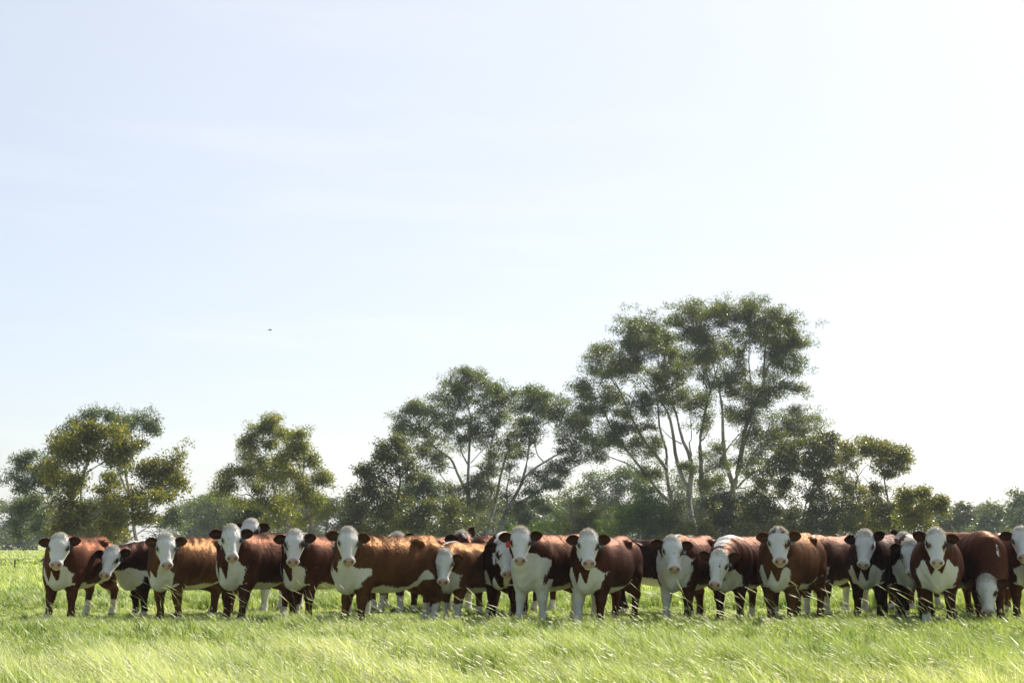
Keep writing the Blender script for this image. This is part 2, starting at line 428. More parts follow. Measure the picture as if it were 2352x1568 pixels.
class Cow:
    def __init__(s, c):
        s.c = c; rng = s.rng = np.random.default_rng(c['seed'])
        s.fat = c.get('fat', 1.0) * .94; s.wid = c.get('wid', np.random.default_rng(c['seed'] + 500).uniform(.89, .99))
        s.legs = []
        fo = c.get('feet') or [rng.uniform(-.10, .10), rng.uniform(-.10, .10), rng.uniform(-.12, .12), rng.uniform(-.12, .12)]
        s.fo = fo
        for side, o in ((1, fo[0]), (-1, fo[1])):
            y = .165 * side
            s.legs.append([((.02, y * .95, .66), (.05 + o * .4, y, .38), .135, .070), ((.05 + o * .4, y, .38), (.045 + o * .9, y * .98, .14), .066, .043),
                           ((.045 + o * .9, y * .98, .14), (.07 + o, y * .98, .06), .047, .052), ((.07 + o, y * .98, .06), (.085 + o, y * .98, .025), .055, .058)])
        for side, o in ((1, fo[2]), (-1, fo[3])):
            y = .18 * side
            s.legs.append([((-1.12, y * .95, .72), (-1.12 + o * .3, y, .60), .17, .125), ((-1.12 + o * .3, y, .60), (-1.37 + o * .7, y, .44), .115, .064),
                           ((-1.37 + o * .7, y, .44), (-1.32 + o, y, .14), .060, .043), ((-1.32 + o, y, .14), (-1.285 + o, y, .06), .047, .052),
                           ((-1.285 + o, y, .06), (-1.27 + o, y, .025), .055, .058)])
        s.Hp = np.array(c['Hp']); s.Hm = c['Hm']           # head origin; columns nose, left, brow normal
        hx, hy, hz = s.Hm[:, 0], s.Hm[:, 1], s.Hm[:, 2]
        A = s.Hp + hx * .06 - hz * .16
        B0 = np.array([.0, 0, 1.03]); B1 = np.array([.26, 0, 1.06])
        B2 = A - (hx * .10 + hz * .22) * .8
        t = np.linspace(0, 1, 6)[:, None]
        s.neck = (1 - t) ** 3 * B0 + 3 * (1 - t) ** 2 * t * B1 + 3 * (1 - t) * t * t * B2 + t ** 3 * A
        s.nr = np.array([.22, .205, .18, .155, .14, .125])
        up = np.array([0, 0, 1.])
        s.crest = s.neck + up * np.array([.06, .07, .06, .05, .03, .02])[:, None] + 0
        s.cr = np.array([.17, .15, .13, .115, .11, .10])
        th = s.Hp + hx * .16 - hz * .22
        C0 = np.array([.20, 0, .74]); C1 = np.array([.38, 0, .84])
        s.thr = (1 - t) ** 2 * C0 + 2 * (1 - t) * t * C1 + t * t * th
        s.tr = np.array([.16, .145, .125, .10, .085, .07])

    def body(s, p):
        f = s.fat
        d = ell(p, (-.52, 0, .88), (.80, .365 * f, .385))
        d = smin(d, ell(p, (-.45, 0, .77), (.62, .33 * f, .27)), .12)
        d = smin(d, ell(p, (-.02, 0, .90), (.40, .275, .37)), .12)
        d = smin(d, ell(p, (.12, 0, .765), (.25, .205, .26)), .10)
        d = smin(d, ell(p, (.22, 0, .635), (.15, .095, .17)), .08)
        d = smin(d, ell(p, (-1.14, 0, .98), (.42, .29 * f, .28)), .12)
        for q in (1, -1):
            d = smin(d, ell(p, (.02, .165 * q, .84), (.20, .125, .33)), .07)
            d = smin(d, ell(p, (.07, .19 * q, .68), (.13, .09, .15)), .06)
            d = smin(d, ell(p, (-1.20, .165 * q, .80), (.26, .14, .34)), .10)
            d = smin(d, ell(p, (-.92, .215 * q, 1.185), (.085, .06, .05)), .07)
            d = smin(d, ell(p, (-1.47, .10 * q, 1.10), (.06, .05, .05)), .06)
        d = smin(d, cone(p, (.0, 0, 1.185), (-.45, 0, 1.14), .085, .085), .10); d = smin(d, cone(p, (-.45, 0, 1.14), (-1.30, 0, 1.225), .085, .07), .10)
        for i in range(5):
            d = smin(d, cone(p, s.neck[i], s.neck[i + 1], s.nr[i], s.nr[i + 1]), .08)
            d = smin(d, cone(p, s.crest[i], s.crest[i + 1], s.cr[i], s.cr[i + 1]), .07)
            d = smin(d, cone(p, s.thr[i], s.thr[i + 1], s.tr[i] * .85, s.tr[i + 1] * .8), .09)
        # dewlap and brisket keel
        d = smin(d, cone(p, (.31, 0, .59), s.thr[3] - np.array([0, 0, .07]), .05, .03), .09)
        # tail
        for a, b, r1, r2 in s.tail(): d = smin(d, cone(p, a, b, r1, r2), .03)
        return d

    def tail(s):
        w = s.c.get('tail', .03)
        pts = [(-1.50, 0, 1.17), (-1.58, w * .3, 1.05), (-1.60, w, .82), (-1.58, w * 1.3, .62)]
        r = [.045, .032, .024, .018]
        return [(pts[i], pts[i + 1], r[i], r[i + 1]) for i in range(3)]

    def legsd(s, p):
        out = []
        for ch in s.legs:
            d = None
            for a, b, r1, r2 in ch:
                e = cone(p, a, b, r1, r2); d = e if d is None else smin(d, e, .04)
            # knee / hock knuckles
            out.append(d)
        return out

    def head(s, p):
        q0 = (p - s.Hp) @ s.Hm; q = q0 / np.array([1, s.wid, 1])
        d = ell(q, (.10, 0, -.075), (.165, .152, .105))
        d = smin(d, ell(q, (.0, 0, -.055), (.085, .092, .070)), .05)
        for k in (1, -1):
            d = smin(d, ell(q, (.175, .108 * k, -.062), (.07, .045, .045)), .03)
            d = d + .011 * np.exp(-((q - np.array([.26, .075 * k, -.02])) ** 2).sum(-1) / .035 ** 2)
            d = smin(d, cone(q, (.15, .072 * k, -.15), (.38, .038 * k, -.125), .078, .050), .05)
        d = smin(d, cone(q, (.17, 0, -.070), (.41, 0, -.072), .098, .066), .04)
        d = smin(d, ell(q, (.465, 0, -.090), (.066, .106, .074)), .035)
        d = smin(d, ell(q, (.462, 0, -.162), (.060, .066, .036)), .022)
        return d, q0

    def field(s, p):
        d = s.body(p)
        for e in s.legsd(p): d = smin(d, e, .07)
        dh, q = s.head(p)
        d = smin(d, dh, .045)
        # nostril pits
        for k in (1, -1):
            e = ell(q, (.524, .050 * k, -.052), (.022, .019, .015)); d = np.maximum(d, -e)
        return d

def surface_nets(fn, lo, hi, h):
    B = 4; H = h * B
    n = np.ceil((np.array(hi) - lo) / H).astype(int)
    g = [lo[i] + (np.arange(n[i]) + .5) * H for i in range(3)]
    C = np.stack(np.meshgrid(*g, indexing='ij'), -1).reshape(-1, 3)
    dc = fn(C).reshape(n)
    near = np.abs(dc) < H * 1.35
    # dilate so that every fine cell's corners are real values
    nd = near.copy()
    for ax in range(3):
        nd |= np.roll(nd, 1, ax) | np.roll(nd, -1, ax)
    big = np.repeat(np.repeat(np.repeat(dc, B, 0), B, 1), B, 2).astype(np.float64)
    m = np.repeat(np.repeat(np.repeat(near, B, 0), B, 1), B, 2)
    idx = np.argwhere(m)
    pts = lo + (idx + .5) * h
    big[m] = fn(pts)
    S = big < 0
    c = [big[i:big.shape[0] - 1 + i, j:big.shape[1] - 1 + j, k:big.shape[2] - 1 + k] for i in (0, 1) for j in (0, 1) for k in (0, 1)]
    cs = np.stack(c, -1); ins = (cs < 0).sum(-1)
    act = (ins > 0) & (ins < 8)
    cell = np.argwhere(act); cv = cs[act]
    off = np.array([(i, j, k) for i in (0, 1) for j in (0, 1) for k in (0, 1)], float)
    acc = np.zeros((len(cell), 3)); cnt = np.zeros(len(cell))
    for a in range(8):
        for b in range(a + 1, 8):
            if np.abs(off[a] - off[b]).sum() != 1: continue
            va, vb = cv[:, a], cv[:, b]; x = (va < 0) != (vb < 0)
            t = np.where(x, va / np.where(np.abs(va - vb) < 1e-9, 1, va - vb), 0)
            acc += np.where(x[:, None], off[a] + t[:, None] * (off[b] - off[a]), 0); cnt += x
    V = lo + (cell + acc / cnt[:, None] + .5) * h
    vid = -np.ones(act.shape, int); vid[act] = np.arange(len(cell))
    Qs = []
    for ax in range(3):
        o1, o2 = [(1, 2), (2, 0), (0, 1)][ax]
        sl0 = [slice(1, -1)] * 3; sl1 = [slice(1, -1)] * 3
        sl0[ax] = slice(0, -1); sl1[ax] = slice(1, None)
        A = S[tuple(sl0)]; Bq = S[tuple(sl1)]
        e = np.argwhere(A != Bq)
        if not len(e): continue
        e0 = e.copy()
        for k in range(3):
            if k != ax: e0[:, k] += 1
        def cellid(d1, d2):
            q = e0.copy(); q[:, o1] -= d1; q[:, o2] -= d2
            return vid[q[:, 0], q[:, 1], q[:, 2]]
        q4 = np.stack([cellid(1, 1), cellid(0, 1), cellid(0, 0), cellid(1, 0)], -1)
        flip = ~A[tuple(e.T)]
        q4[flip] = q4[flip][:, ::-1]
        Qs.append(q4)
    Q = np.vstack(Qs); Q = Q[(Q >= 0).all(1)]
    return V, Q

def grad(fn, V, e=.004):
    d0 = fn(V); G = np.stack([fn(V + np.eye(3)[i] * e) - d0 for i in range(3)], -1) / e
    return d0, G

def ear_mesh(side, root, e, w, n, length, width):
    """cupped leaf shaped ear; two layers"""
    nu, nv = 11, 8
    u = np.linspace(0, 1, nu); v = np.linspace(-1, 1, nv)
    prof = np.interp(u, [0, .12, .3, .55, .75, .9, 1], [.34, .55, .86, 1.0, .84, .48, .05]) * width * .5
    V = []; inner = []
    for lay in (0, 1):
        for i, uu in enumerate(u):
            for vv in v:
                cup = (1 - vv * vv) * (.036 * math.sin(math.pi * min(1, uu * .9 + .08)))
                p_ = root + e * uu * length + w * vv * prof[i] * (1 - .12 * (1 - abs(vv))) + n * (.018 - cup) + n * uu * uu * .01
                if lay: p_ = p_ - n * (.011 * (1 - .5 * uu)) * (1 - .3 * vv * vv)
                V.append(p_); inner.append(1 - lay)
    V = np.array(V); i = np.arange(nu * nv).reshape(nu, nv)
    f = np.stack([i[:-1, :-1], i[:-1, 1:], i[1:, 1:], i[1:, :-1]], -1).reshape(-1, 4)
    k = nu * nv; Q = [f, f[:, ::-1] + k]
    ring = list(i[:, 0]) + list(i[-1, 1:]) + list(i[::-1, -1][1:]) + list(i[0, ::-1][1:])
    r = np.array(ring); Q.append(np.stack([r[:-1], r[1:], r[1:] + k, r[:-1] + k], -1)[:, ::-1])
    return V, np.vstack(Q), np.array(inner, float), np.tile(np.repeat(u, nv), 2), np.tile(np.tile(np.abs(v), nu), 2)

def sphere(c, r, nu=10, nv=7):
    th = np.linspace(0, 2 * math.pi, nu, endpoint=False); ph = np.linspace(.01, math.pi - .01, nv)
    V = np.array([[c[0] + r * math.sin(b) * math.cos(a), c[1] + r * math.sin(b) * math.sin(a), c[2] + r * math.cos(b)] for b in ph for a in th])
    i = np.arange(nu * nv).reshape(nv, nu); j = np.roll(i, -1, 1)
    return V, np.stack([i[:-1], i[1:], j[1:], j[:-1]], -1).reshape(-1, 4)

def text_mesh(txt, size, name, material, parent, loc, rot):
    cu = bpy.data.curves.new(name, 'FONT'); cu.body = txt; cu.size = size; cu.align_x = 'CENTER'; cu.align_y = 'CENTER'; cu.extrude = .0008; cu.resolution_u = 2
    tmp = bpy.data.objects.new(name, cu); COL.objects.link(tmp)
    bpy.context.view_layer.update()
    me = bpy.data.meshes.new_from_object(tmp.evaluated_get(bpy.context.evaluated_depsgraph_get()))
    bpy.data.objects.remove(tmp); me.materials.clear(); me.materials.append(material)
    o = bpy.data.objects.new(name, me); COL.objects.link(o); o.parent = parent
    o.matrix_local = Matrix.LocRotScale(Vector(loc), rot, Vector((.82, 1.25, 1)))
    return o

def make_cow(c):
    """c: x pixel of the forelegs, ground distance Y, phi heading (deg, + = rump to the right), head pixel, head pose"""
    s = c.get('s', 1.0); phi = math.radians(c['phi']); Y = c['Y']
    g = P(c['x'], 1420, Y); g[2] = float(ghost(g[0], Y)) - .01
    fwd = np.array([-math.sin(phi), -math.cos(phi), 0]); rz = math.atan2(fwd[1], fwd[0])
    R = np.array([[math.cos(rz), -math.sin(rz), 0], [math.sin(rz), math.cos(rz), 0], [0, 0, 1]])
    hx_, hy_ = c['head']
    Yh = Y - c.get('hd', .5)
    poll = P(hx_, hy_ + 6, Yh)
    # head frame
    jr = np.random.default_rng(c['seed'] + 900); jit = jr.uniform(-1, 1, 6)
    c = dict(c); c['yaw'] = c.get('yaw', 0) + 5 * jit[0]; c['roll'] = c.get('roll', 0) + 4 * jit[1]; c['pitch'] = c.get('pitch', 52) + 3 * jit[2]
    c['earL'] = c.get('earL', 0) + 8 * jit[3]; c['earR'] = c.get('earR', 0) + 8 * jit[4]; c['mop'] = c.get('mop', 1.) * (1 + .3 * jit[5])
    al = math.radians(c['yaw']) - math.atan2(poll[0], Yh) * -1; p = math.radians(c.get('pitch', 52)); ro = math.radians(c.get('roll', 0))
    n_ = np.array([-math.sin(al) * math.cos(p), -math.cos(al) * math.cos(p), -math.sin(p)])
    l_ = np.array([math.cos(al), -math.sin(al), 0.])
    b_ = np.cross(n_, l_)
    l2 = l_ * math.cos(ro) + b_ * math.sin(ro); b2 = np.cross(n_, l2)
    HW = np.stack([n_, l2, b2], 1)
    Hl = R.T @ HW
    F_ = nrm(np.array([n_[0], n_[1], 0.]) * (1 if math.cos(p) > .05 else 1)); 
    top = b2 if p < 1.2 else b2
    Hp = (R.T @ (poll - g)) / s
    # poll pixel marks the top of the skull
    Hp = Hp - Hl @ np.array([-.02, 0, .02])
    cd = dict(c); cd.update(Hp=Hp, Hm=Hl)
    cow = Cow(cd); rng = cow.rng
    root = empty('cow', g, rz); root.scale = (s, s, s)
    tag(root, c['label'], 'cow', 'Hereford cattle standing in a line across the pasture')
    h = c.get('vox', .018)
    lo = np.minimum(np.array([-1.75, -.5, -.04]), Hp - .62); hi = np.maximum(np.array([.62, .5, 1.4]), Hp + .62)
    lo[2] = -.04; hi[2] = max(1.40, Hp[2] + .2)
    V, Q = surface_nets(cow.field, lo, hi, h)
    for _ in range(2):
        d0, G = grad(cow.field, V); g2 = np.maximum((G * G).sum(-1), .2)
        V = V - np.clip(d0 / g2, -h, h)[:, None] * G
    d0, G = grad(cow.field, V); Nn = nrm(G)
    qn = (V - Hp) @ Hl; offh = np.clip((np.linalg.norm(qn - np.array([.2, 0, -.08]), axis=1) - .30) / .08, 0, 1) * np.clip((V[:, 2] - .45) / .2, 0, 1)
    fold = sinnoise(V * np.array([2.2, 1., .5]) + V[:, 2:3] * np.array([.9, 0, 0]), c['seed'] + 10, 9.) * np.clip((V[:, 0] + 1.3) / .6, .35, 1)
    V = V + Nn * (.006 * sinnoise(V, c['seed'] + 9, 9.) * (.4 + .6 * offh) + .0135 * fold * offh)[:, None]
    # ---- eye sockets found on the surface of the skull
    eyes = {}
    for k in (1, -1):
        ts = np.linspace(.20, .05, 80); ep = np.stack([np.full(80, .195), ts * k, np.full(80, -.055)], -1)
        de, _ = cow.head(Hp + ep @ Hl.T); j = int(np.argmax(de < 0)); eyes[k] = ep[j] - np.array([0, .008 * k, 0])
    # ---- markings
    dh, q = cow.head(V); legs = np.stack(cow.legsd(V), -1); dbody = cow.body(V)
    x, y, z = V.T; ay = np.abs(y); sd = c['seed']
    def nz_(k, f, a): return a * sinnoise(V, sd * 7 + k, f)
    wig = nz_(1, 8, .035) + nz_(2, 22, .018)
    wf = .022 - dh + wig * .3
    if c.get('throat', 1): wf = np.maximum(wf, np.minimum(.035 - ay, np.minimum(x - .2, .075 - dh)) + wig * .6)
    ct = c.get('chest', .80); cw = c.get('cw', .24)
    topz = ct + .10 * np.exp(-((ay - .17) / .055) ** 2) - c.get('wedge', .16) * np.exp(-((ay - .07) / .035) ** 2) + .03 * np.exp(-(ay / .02) ** 2)
    chest = np.minimum(np.minimum(topz - z, cw - ay + .3 * (z - .7)), (x - .02) * .8) + wig
    wf = np.maximum(wf, chest)
    zb = c.get('belly', .56) + .10 * np.exp(-((x + 1.0) / .16) ** 2) * c.get('flank', 1)
    bel = np.minimum(zb - z, np.minimum(x + 1.2, .20 - x)) + wig * .8
    wf = np.maximum(wf, bel)
    if c.get('crest', .2) > 0:
        k = c['crest'] if 'crest' in c else .15
        cr_ = np.minimum(.040 + .018 * k - ay, np.minimum(z - 1.14, x + .05 + k * .07)) * .9 + wig * .8
        wf = np.maximum(wf, cr_)
    # legs: brown with white socks
    li = legs.argmin(1); dl = legs.min(1); onleg = (dl < dbody + .015) & (z < .66)
    socks = c.get('socks', (.12, .12, .2, .2)); sk = np.array(socks)[li] - z + wig * 1.2
    wf = np.where(onleg, sk, wf)
    if c.get('upper'):            # one front leg white right up to the chest
        for i in c['upper']: wf = np.where(onleg & (li == i), .05 + wig, wf)
    # brown patches round the eyes, poll
    for k, sz in ((1, c.get('eyeL', 0)), (-1, c.get('eyeR', 0))):
        e = 1 - np.linalg.norm((q - eyes[k] - np.array([.012, -.004 * k, 0])) / (np.array([.062, .06, .040]) * max(sz, .01)), axis=-1)
        if sz: wf = np.minimum(wf, -e * .03)
    if c.get('brownface'):
        e = np.minimum(q[:, 0] - .03, .02 - np.abs(q[:, 1] + .03)) ; tw = np.minimum(.035 - q[:, 0], .07 - np.abs(q[:, 1]))
        wf = np.where(dh < .02, np.maximum(np.minimum(e, .1 - (q[:, 0] - .1)), tw), wf)
    if c.get('brownpoll'):
        e = np.minimum(.07 - q[:, 0], np.abs(q[:, 1]) - .028) + wig * .4
        wf = np.where(dh < .03, np.minimum(wf, -e), wf)
    for (cx, cy, cz, rr, rz_) in c.get('spots', []):
        wf = np.maximum(wf, (1 - np.linalg.norm((V - np.array([cx, cy, cz])) / np.array([.25, rr, rz_]), axis=-1)) * .05 + wig * .5)
    ay_q = np.abs(q[:, 1])
    # muzzle pink, nostrils, mouth, hooves
    pk = np.clip((q[:, 0] + .45 * (q[:, 2] + .05) - .478) / .015, 0, 1) * (dh < .03) * np.clip((q[:, 2] + .125) / .015, 0, 1) * np.clip((.085 - ay_q) / .015, 0, 1) * c.get('pink', .85)
    pk = np.maximum(pk, np.clip(1 - np.abs(np.linalg.norm(q - eyes[1], axis=-1) - .02) / .02, 0, 1) * .25)
    dk = np.zeros(len(V))
    for k in (1, -1):
        dk = np.maximum(dk, np.clip(1.5 - np.linalg.norm((q - np.array([.516, .050 * k, -.052])) / np.array([.030, .022, .017]), axis=-1), 0, 1))
        e = np.linalg.norm((q - eyes[k]) / np.array([.048, .06, .035]), axis=-1)
        dk = np.maximum(dk, np.clip((1.25 - e) * 2, 0, .93))
    mouth = np.clip(1 - np.abs(q[:, 2] + .134) / .009, 0, 1) * (q[:, 0] > .38) * (dh < .02); dk = np.maximum(dk, mouth * .75)
    dk = np.maximum(dk, ((z < .055) & onleg) * .8)
    Vs = [V]; Qs = [Q]; W = [wf]; PK = [pk]; DK = [dk]; off = len(V)
    nbody = len(V)
    # ---- eyes
    for k in (1, -1):
        ev, eq = sphere((0, 0, 0), .020); ev = Hp + (ev + eyes[k]) @ Hl.T
        Vs.append(ev); Qs.append(eq + off); off += len(ev); W.append(np.full(len(ev), -1.)); PK.append(np.zeros(len(ev))); DK.append(np.ones(len(ev)))
    # ---- ears, set level on the skull
    up_w = np.array([0, 0, 1.]); Fw = np.array([n_[0], n_[1], 0]); Fw = Fw / np.linalg.norm(Fw)
    Fw = nrm(Fw * 1.0 + b2 * .25)
    U = nrm(np.cross(Fw, l2)); 
    if U[2] < 0: U = -U
    earinfo = {}
    for k, el in ((1, c.get('earL', -4)), (-1, c.get('earR', -4))):      # k=1 is the animal's left = picture right
        elr = math.radians(el)
        fold = c.get('fold', {}).get(k, 0)
        e_w = nrm(l2 * k * math.cos(elr) + U * math.sin(elr) - Fw * .18)
        n_w = nrm(Fw - U * .30 + l2 * k * (.12 + fold)); w_w = nrm(np.cross(e_w, n_w)); n_w = nrm(np.cross(w_w, e_w)) * 1.0
        if n_w @ Fw < 0: n_w = -n_w
        rt = Hp + Hl @ np.array([.055, .098 * k, -.085])
        Rt = R.T
        ev, eq, inn, eu, evv = ear_mesh(k, rt, Rt @ e_w, Rt @ w_w * k, Rt @ n_w, .215 * c.get('ears', 1), .150 * c.get('ears', 1))
        if k == -1: eq = eq[:, ::-1]
        Vs.append(ev); Qs.append(eq + off); off += len(ev)
        wv = -.05 + .08 * c.get('earwhite', 0) * (1 - inn) - .1 * eu * (1 - inn) * c.get('earwhite', 0)
        wv = np.where(eu < .12, .02, wv)
        W.append(wv); PK.append(np.zeros(len(ev))); DK.append(inn * .80 * (evv < .93) * np.clip((eu - .05) / .1, 0, 1) * (.95 - .3 * (eu > .6) * (evv > .3)))
        earinfo[k] = (rt, Rt @ e_w, Rt @ U, Rt @ Fw, Rt @ l2)
    V = np.vstack(Vs); Q = np.vstack(Qs); W = np.concatenate(W); PK = np.concatenate(PK); DK = np.concatenate(DK)
    # ---- short coat standing off the skin
    nh = int(c.get('hairs', 26000) * 1.4)
    a, b, cc, d = (V[Q[:, i]] for i in range(4))
    fn_ = np.cross(cc - a, d - b); area = np.linalg.norm(fn_, axis=1) * .5; fn_ = nrm(fn_)
    cen = (a + cc) * .5
    wgt = area * np.where(cen[:, 2] < .3, .5, 1.)
    wgt = np.where(np.arange(len(Q)) >= len(Qs[0]), area * 2.2, wgt)
    fi = rng.choice(len(Q), nh, p=wgt / wgt.sum())
    u1, u2 = rng.uniform(0, 1, (2, nh, 1))
    root_p = (a[fi] * (1 - u1) + b[fi] * u1) * (1 - u2) + (d[fi] * (1 - u1) + cc[fi] * u1) * u2
    nn = fn_[fi]; flow = np.tile(np.array([-.75, 0, -.65]), (nh, 1))
    qh = (root_p - Hp) @ Hl; onh = (np.linalg.norm(qh - np.array([.2, 0, -.08]), axis=1) < .34)
    flow = np.where(onh[:, None], rng.normal(size=(nh, 3)), flow)
    clump = sinnoise(root_p, sd + 40, 30.)[:, None] * np.array([.3, .3, .3])
    flow = flow + rng.normal(0, .22, (nh, 3)) + clump
    ft = nrm(flow - nn * (flow * nn).sum(1, keepdims=True))
    isear = fi >= len(Qs[0])
    lift = np.where(isear, .25, .42)[:, None]
    hd_ = nrm(ft + nn * (lift + rng.uniform(-.1, .35, (nh, 1))))
    Ln = rng.uniform(.012, .026, (nh, 1)) * np.where(onh & ~isear, .7, 1.)[:, None] * c.get('shag', 1.)
    wv_ = nrm(np.cross(nn, hd_)) * .0017
    k3 = root_p - nn * .002
    hv = np.stack([k3 - wv_, k3 + wv_, k3 + hd_ * Ln], 1).reshape(-1, 3)
    vi = Q[fi, 0]
    eyeface = (DK[vi] > .95)
    ht = (np.arange(nh * 3).reshape(-1, 3) + len(V))[~eyeface]
    V2 = np.vstack([V, hv]); W2 = np.concatenate([W, np.repeat(W[vi], 3)]); PK2 = np.concatenate([PK, np.repeat(PK[vi] * .5, 3)]); DK2 = np.concatenate([DK, np.repeat(DK[vi] * .8, 3)])
    mi = np.concatenate([np.zeros(len(Q), int), np.ones(len(ht), int)])
    bo = mk('body', V2, [Q, ht], [M_HIDE, M_FUR], root, {'wf': W2, 'pk': PK2, 'dk': DK2}, True, mi)
    bo.color = {'dark': (.008, .0023, .0017, 1), 'mid': (.018, .0050, .0029, 1), 'gold': (.031, .0108, .0047, 1), 'red': (.022, .0059, .0031, 1)}[c.get('tone', 'mid')]
    # ---- curly hair on the poll
    qv = (V[:nbody] - Hp) @ Hl
    cand = np.where((qv[:, 0] < .075) & (qv[:, 0] > -.12) & (qv[:, 2] > -.075) & (np.abs(qv[:, 1]) < .125) & (dh < .02))[0]
    if len(cand):
        ns = c.get('curls', 420); pw = np.clip(1.1 - np.clip(qv[cand, 0] + .03, 0, 1) * 7, .3, 1); pi_ = rng.choice(cand, ns, p=pw / pw.sum()); pr = V[pi_]; pn = nrm(pr - (Hp + Hl @ np.array([.06, 0, -.12])))
        K = 6; t = np.linspace(0, 1, K)
        base_d = nrm(pn * .55 + rng.normal(0, .5, (ns, 3)) + Hl[:, 0] * rng.uniform(-.9, .5, (ns, 1)))
        ln = rng.uniform(.015, .042, ns) * c.get('mop', 1.)
        sd1 = nrm(np.cross(base_d, rng.normal(size=(ns, 3)))); sd2 = np.cross(base_d, sd1)
        ph = rng.uniform(0, 6.28, ns)[:, None] + t[None, :] * rng.uniform(3, 6.5, ns)[:, None]
        rad = (t * .012)[None, :]
        Pt = pr[:, None, :] + base_d[:, None, :] * (ln[:, None] * t[None, :] * (1 - .25 * t[None, :]))[..., None] + (sd1[:, None, :] * np.cos(ph)[..., None] + sd2[:, None, :] * np.sin(ph)[..., None]) * rad[..., None]
        Rr = np.tile(np.array([.002, .002, .0018, .0015, .001, .0005]), (ns, 1))
        tv, tq = tubes(Pt, Rr, 3)
        mk('poll_hair', tv, [tq], M_WHAIR, root)
    # ---- tail switch
    tp = np.array(cow.tail()[-1][1]); ns = 150
    K = 6; t = np.linspace(0, 1, K)
    o0 = rng.normal(0, .016, (ns, 3)); o1 = rng.normal(0, .04, (ns, 3)); ln = rng.uniform(.2, .38, ns)
    Pt = tp + o0[:, None, :] + o1[:, None, :] * (np.sin(t * 3.0) * .9)[None, :, None] + np.array([0, 0, -1.]) * (ln[:, None] * t[None, :])[..., None] + np.array([0, 0, .10])
    tv, tq = tubes(Pt, np.tile(np.array([.003, .004, .004, .003, .002, .0006]), (ns, 1)), 3)
    mk('tail_hair', tv, [tq], M_BHAIR, root)
    # ---- ear tags
    for (k, kind, num) in c.get('tags', []):
        rt, e, U_, F2, S_ = earinfo[k]
        sx, sy = (.030, .038) if kind != 'yellow' else (.017, .022)
        if kind == 'red': sx, sy = .030, .045
        cpos = rt + e * (.075 if kind != 'yellow' else .05) - U_ * (.062 + sy) + F2 * .035
        zz = np.array([0, 0, 1.]); xx = nrm(np.cross(zz, F2) * 1.0); xx = nrm(xx + zz * .0); nn_ = nrm(np.cross(xx, zz))
        # bevelled plate with narrowed neck at the top
        outl = [(-1, -.85), (-.85, -1), (.85, -1), (1, -.85), (1, .55), (.45, .85), (.3, 1.25), (-.3, 1.25), (-.45, .85), (-1, .55)]
        fr = np.array([cpos + xx * a_ * sx + zz * b__ * sy + nn_ * .002 for a_, b__ in outl]); bk = fr - nn_ * .004
        m_ = len(outl); me_v = np.vstack([fr, bk])
        tri = [[0, i, i + 1] for i in range(1, m_ - 1)]; tri2 = [[m_, m_ + i + 1, m_ + i] for i in range(1, m_ - 1)]
        sidef = [[i, m_ + i, m_ + (i + 1) % m_, (i + 1) % m_] for i in range(m_)]
        to = mk('ear_tag', me_v, [np.array(tri + tri2), np.array(sidef)], {'black': M_TAG, 'red': M_RTAG, 'yellow': M_YTAG}[kind], root, smooth=False)
        if kind != 'black': to['label'] = kind + ' plastic ear tag'
        if num:
            Mx = Matrix(((xx[0], zz[0], nn_[0]), (xx[1], zz[1], nn_[1]), (xx[2], zz[2], nn_[2])))
            text_mesh(num, .044, 'tag_number', M_TAGNUM, to, cpos + nn_ * .0032 - zz * .004, Mx.to_quaternion())
    return root

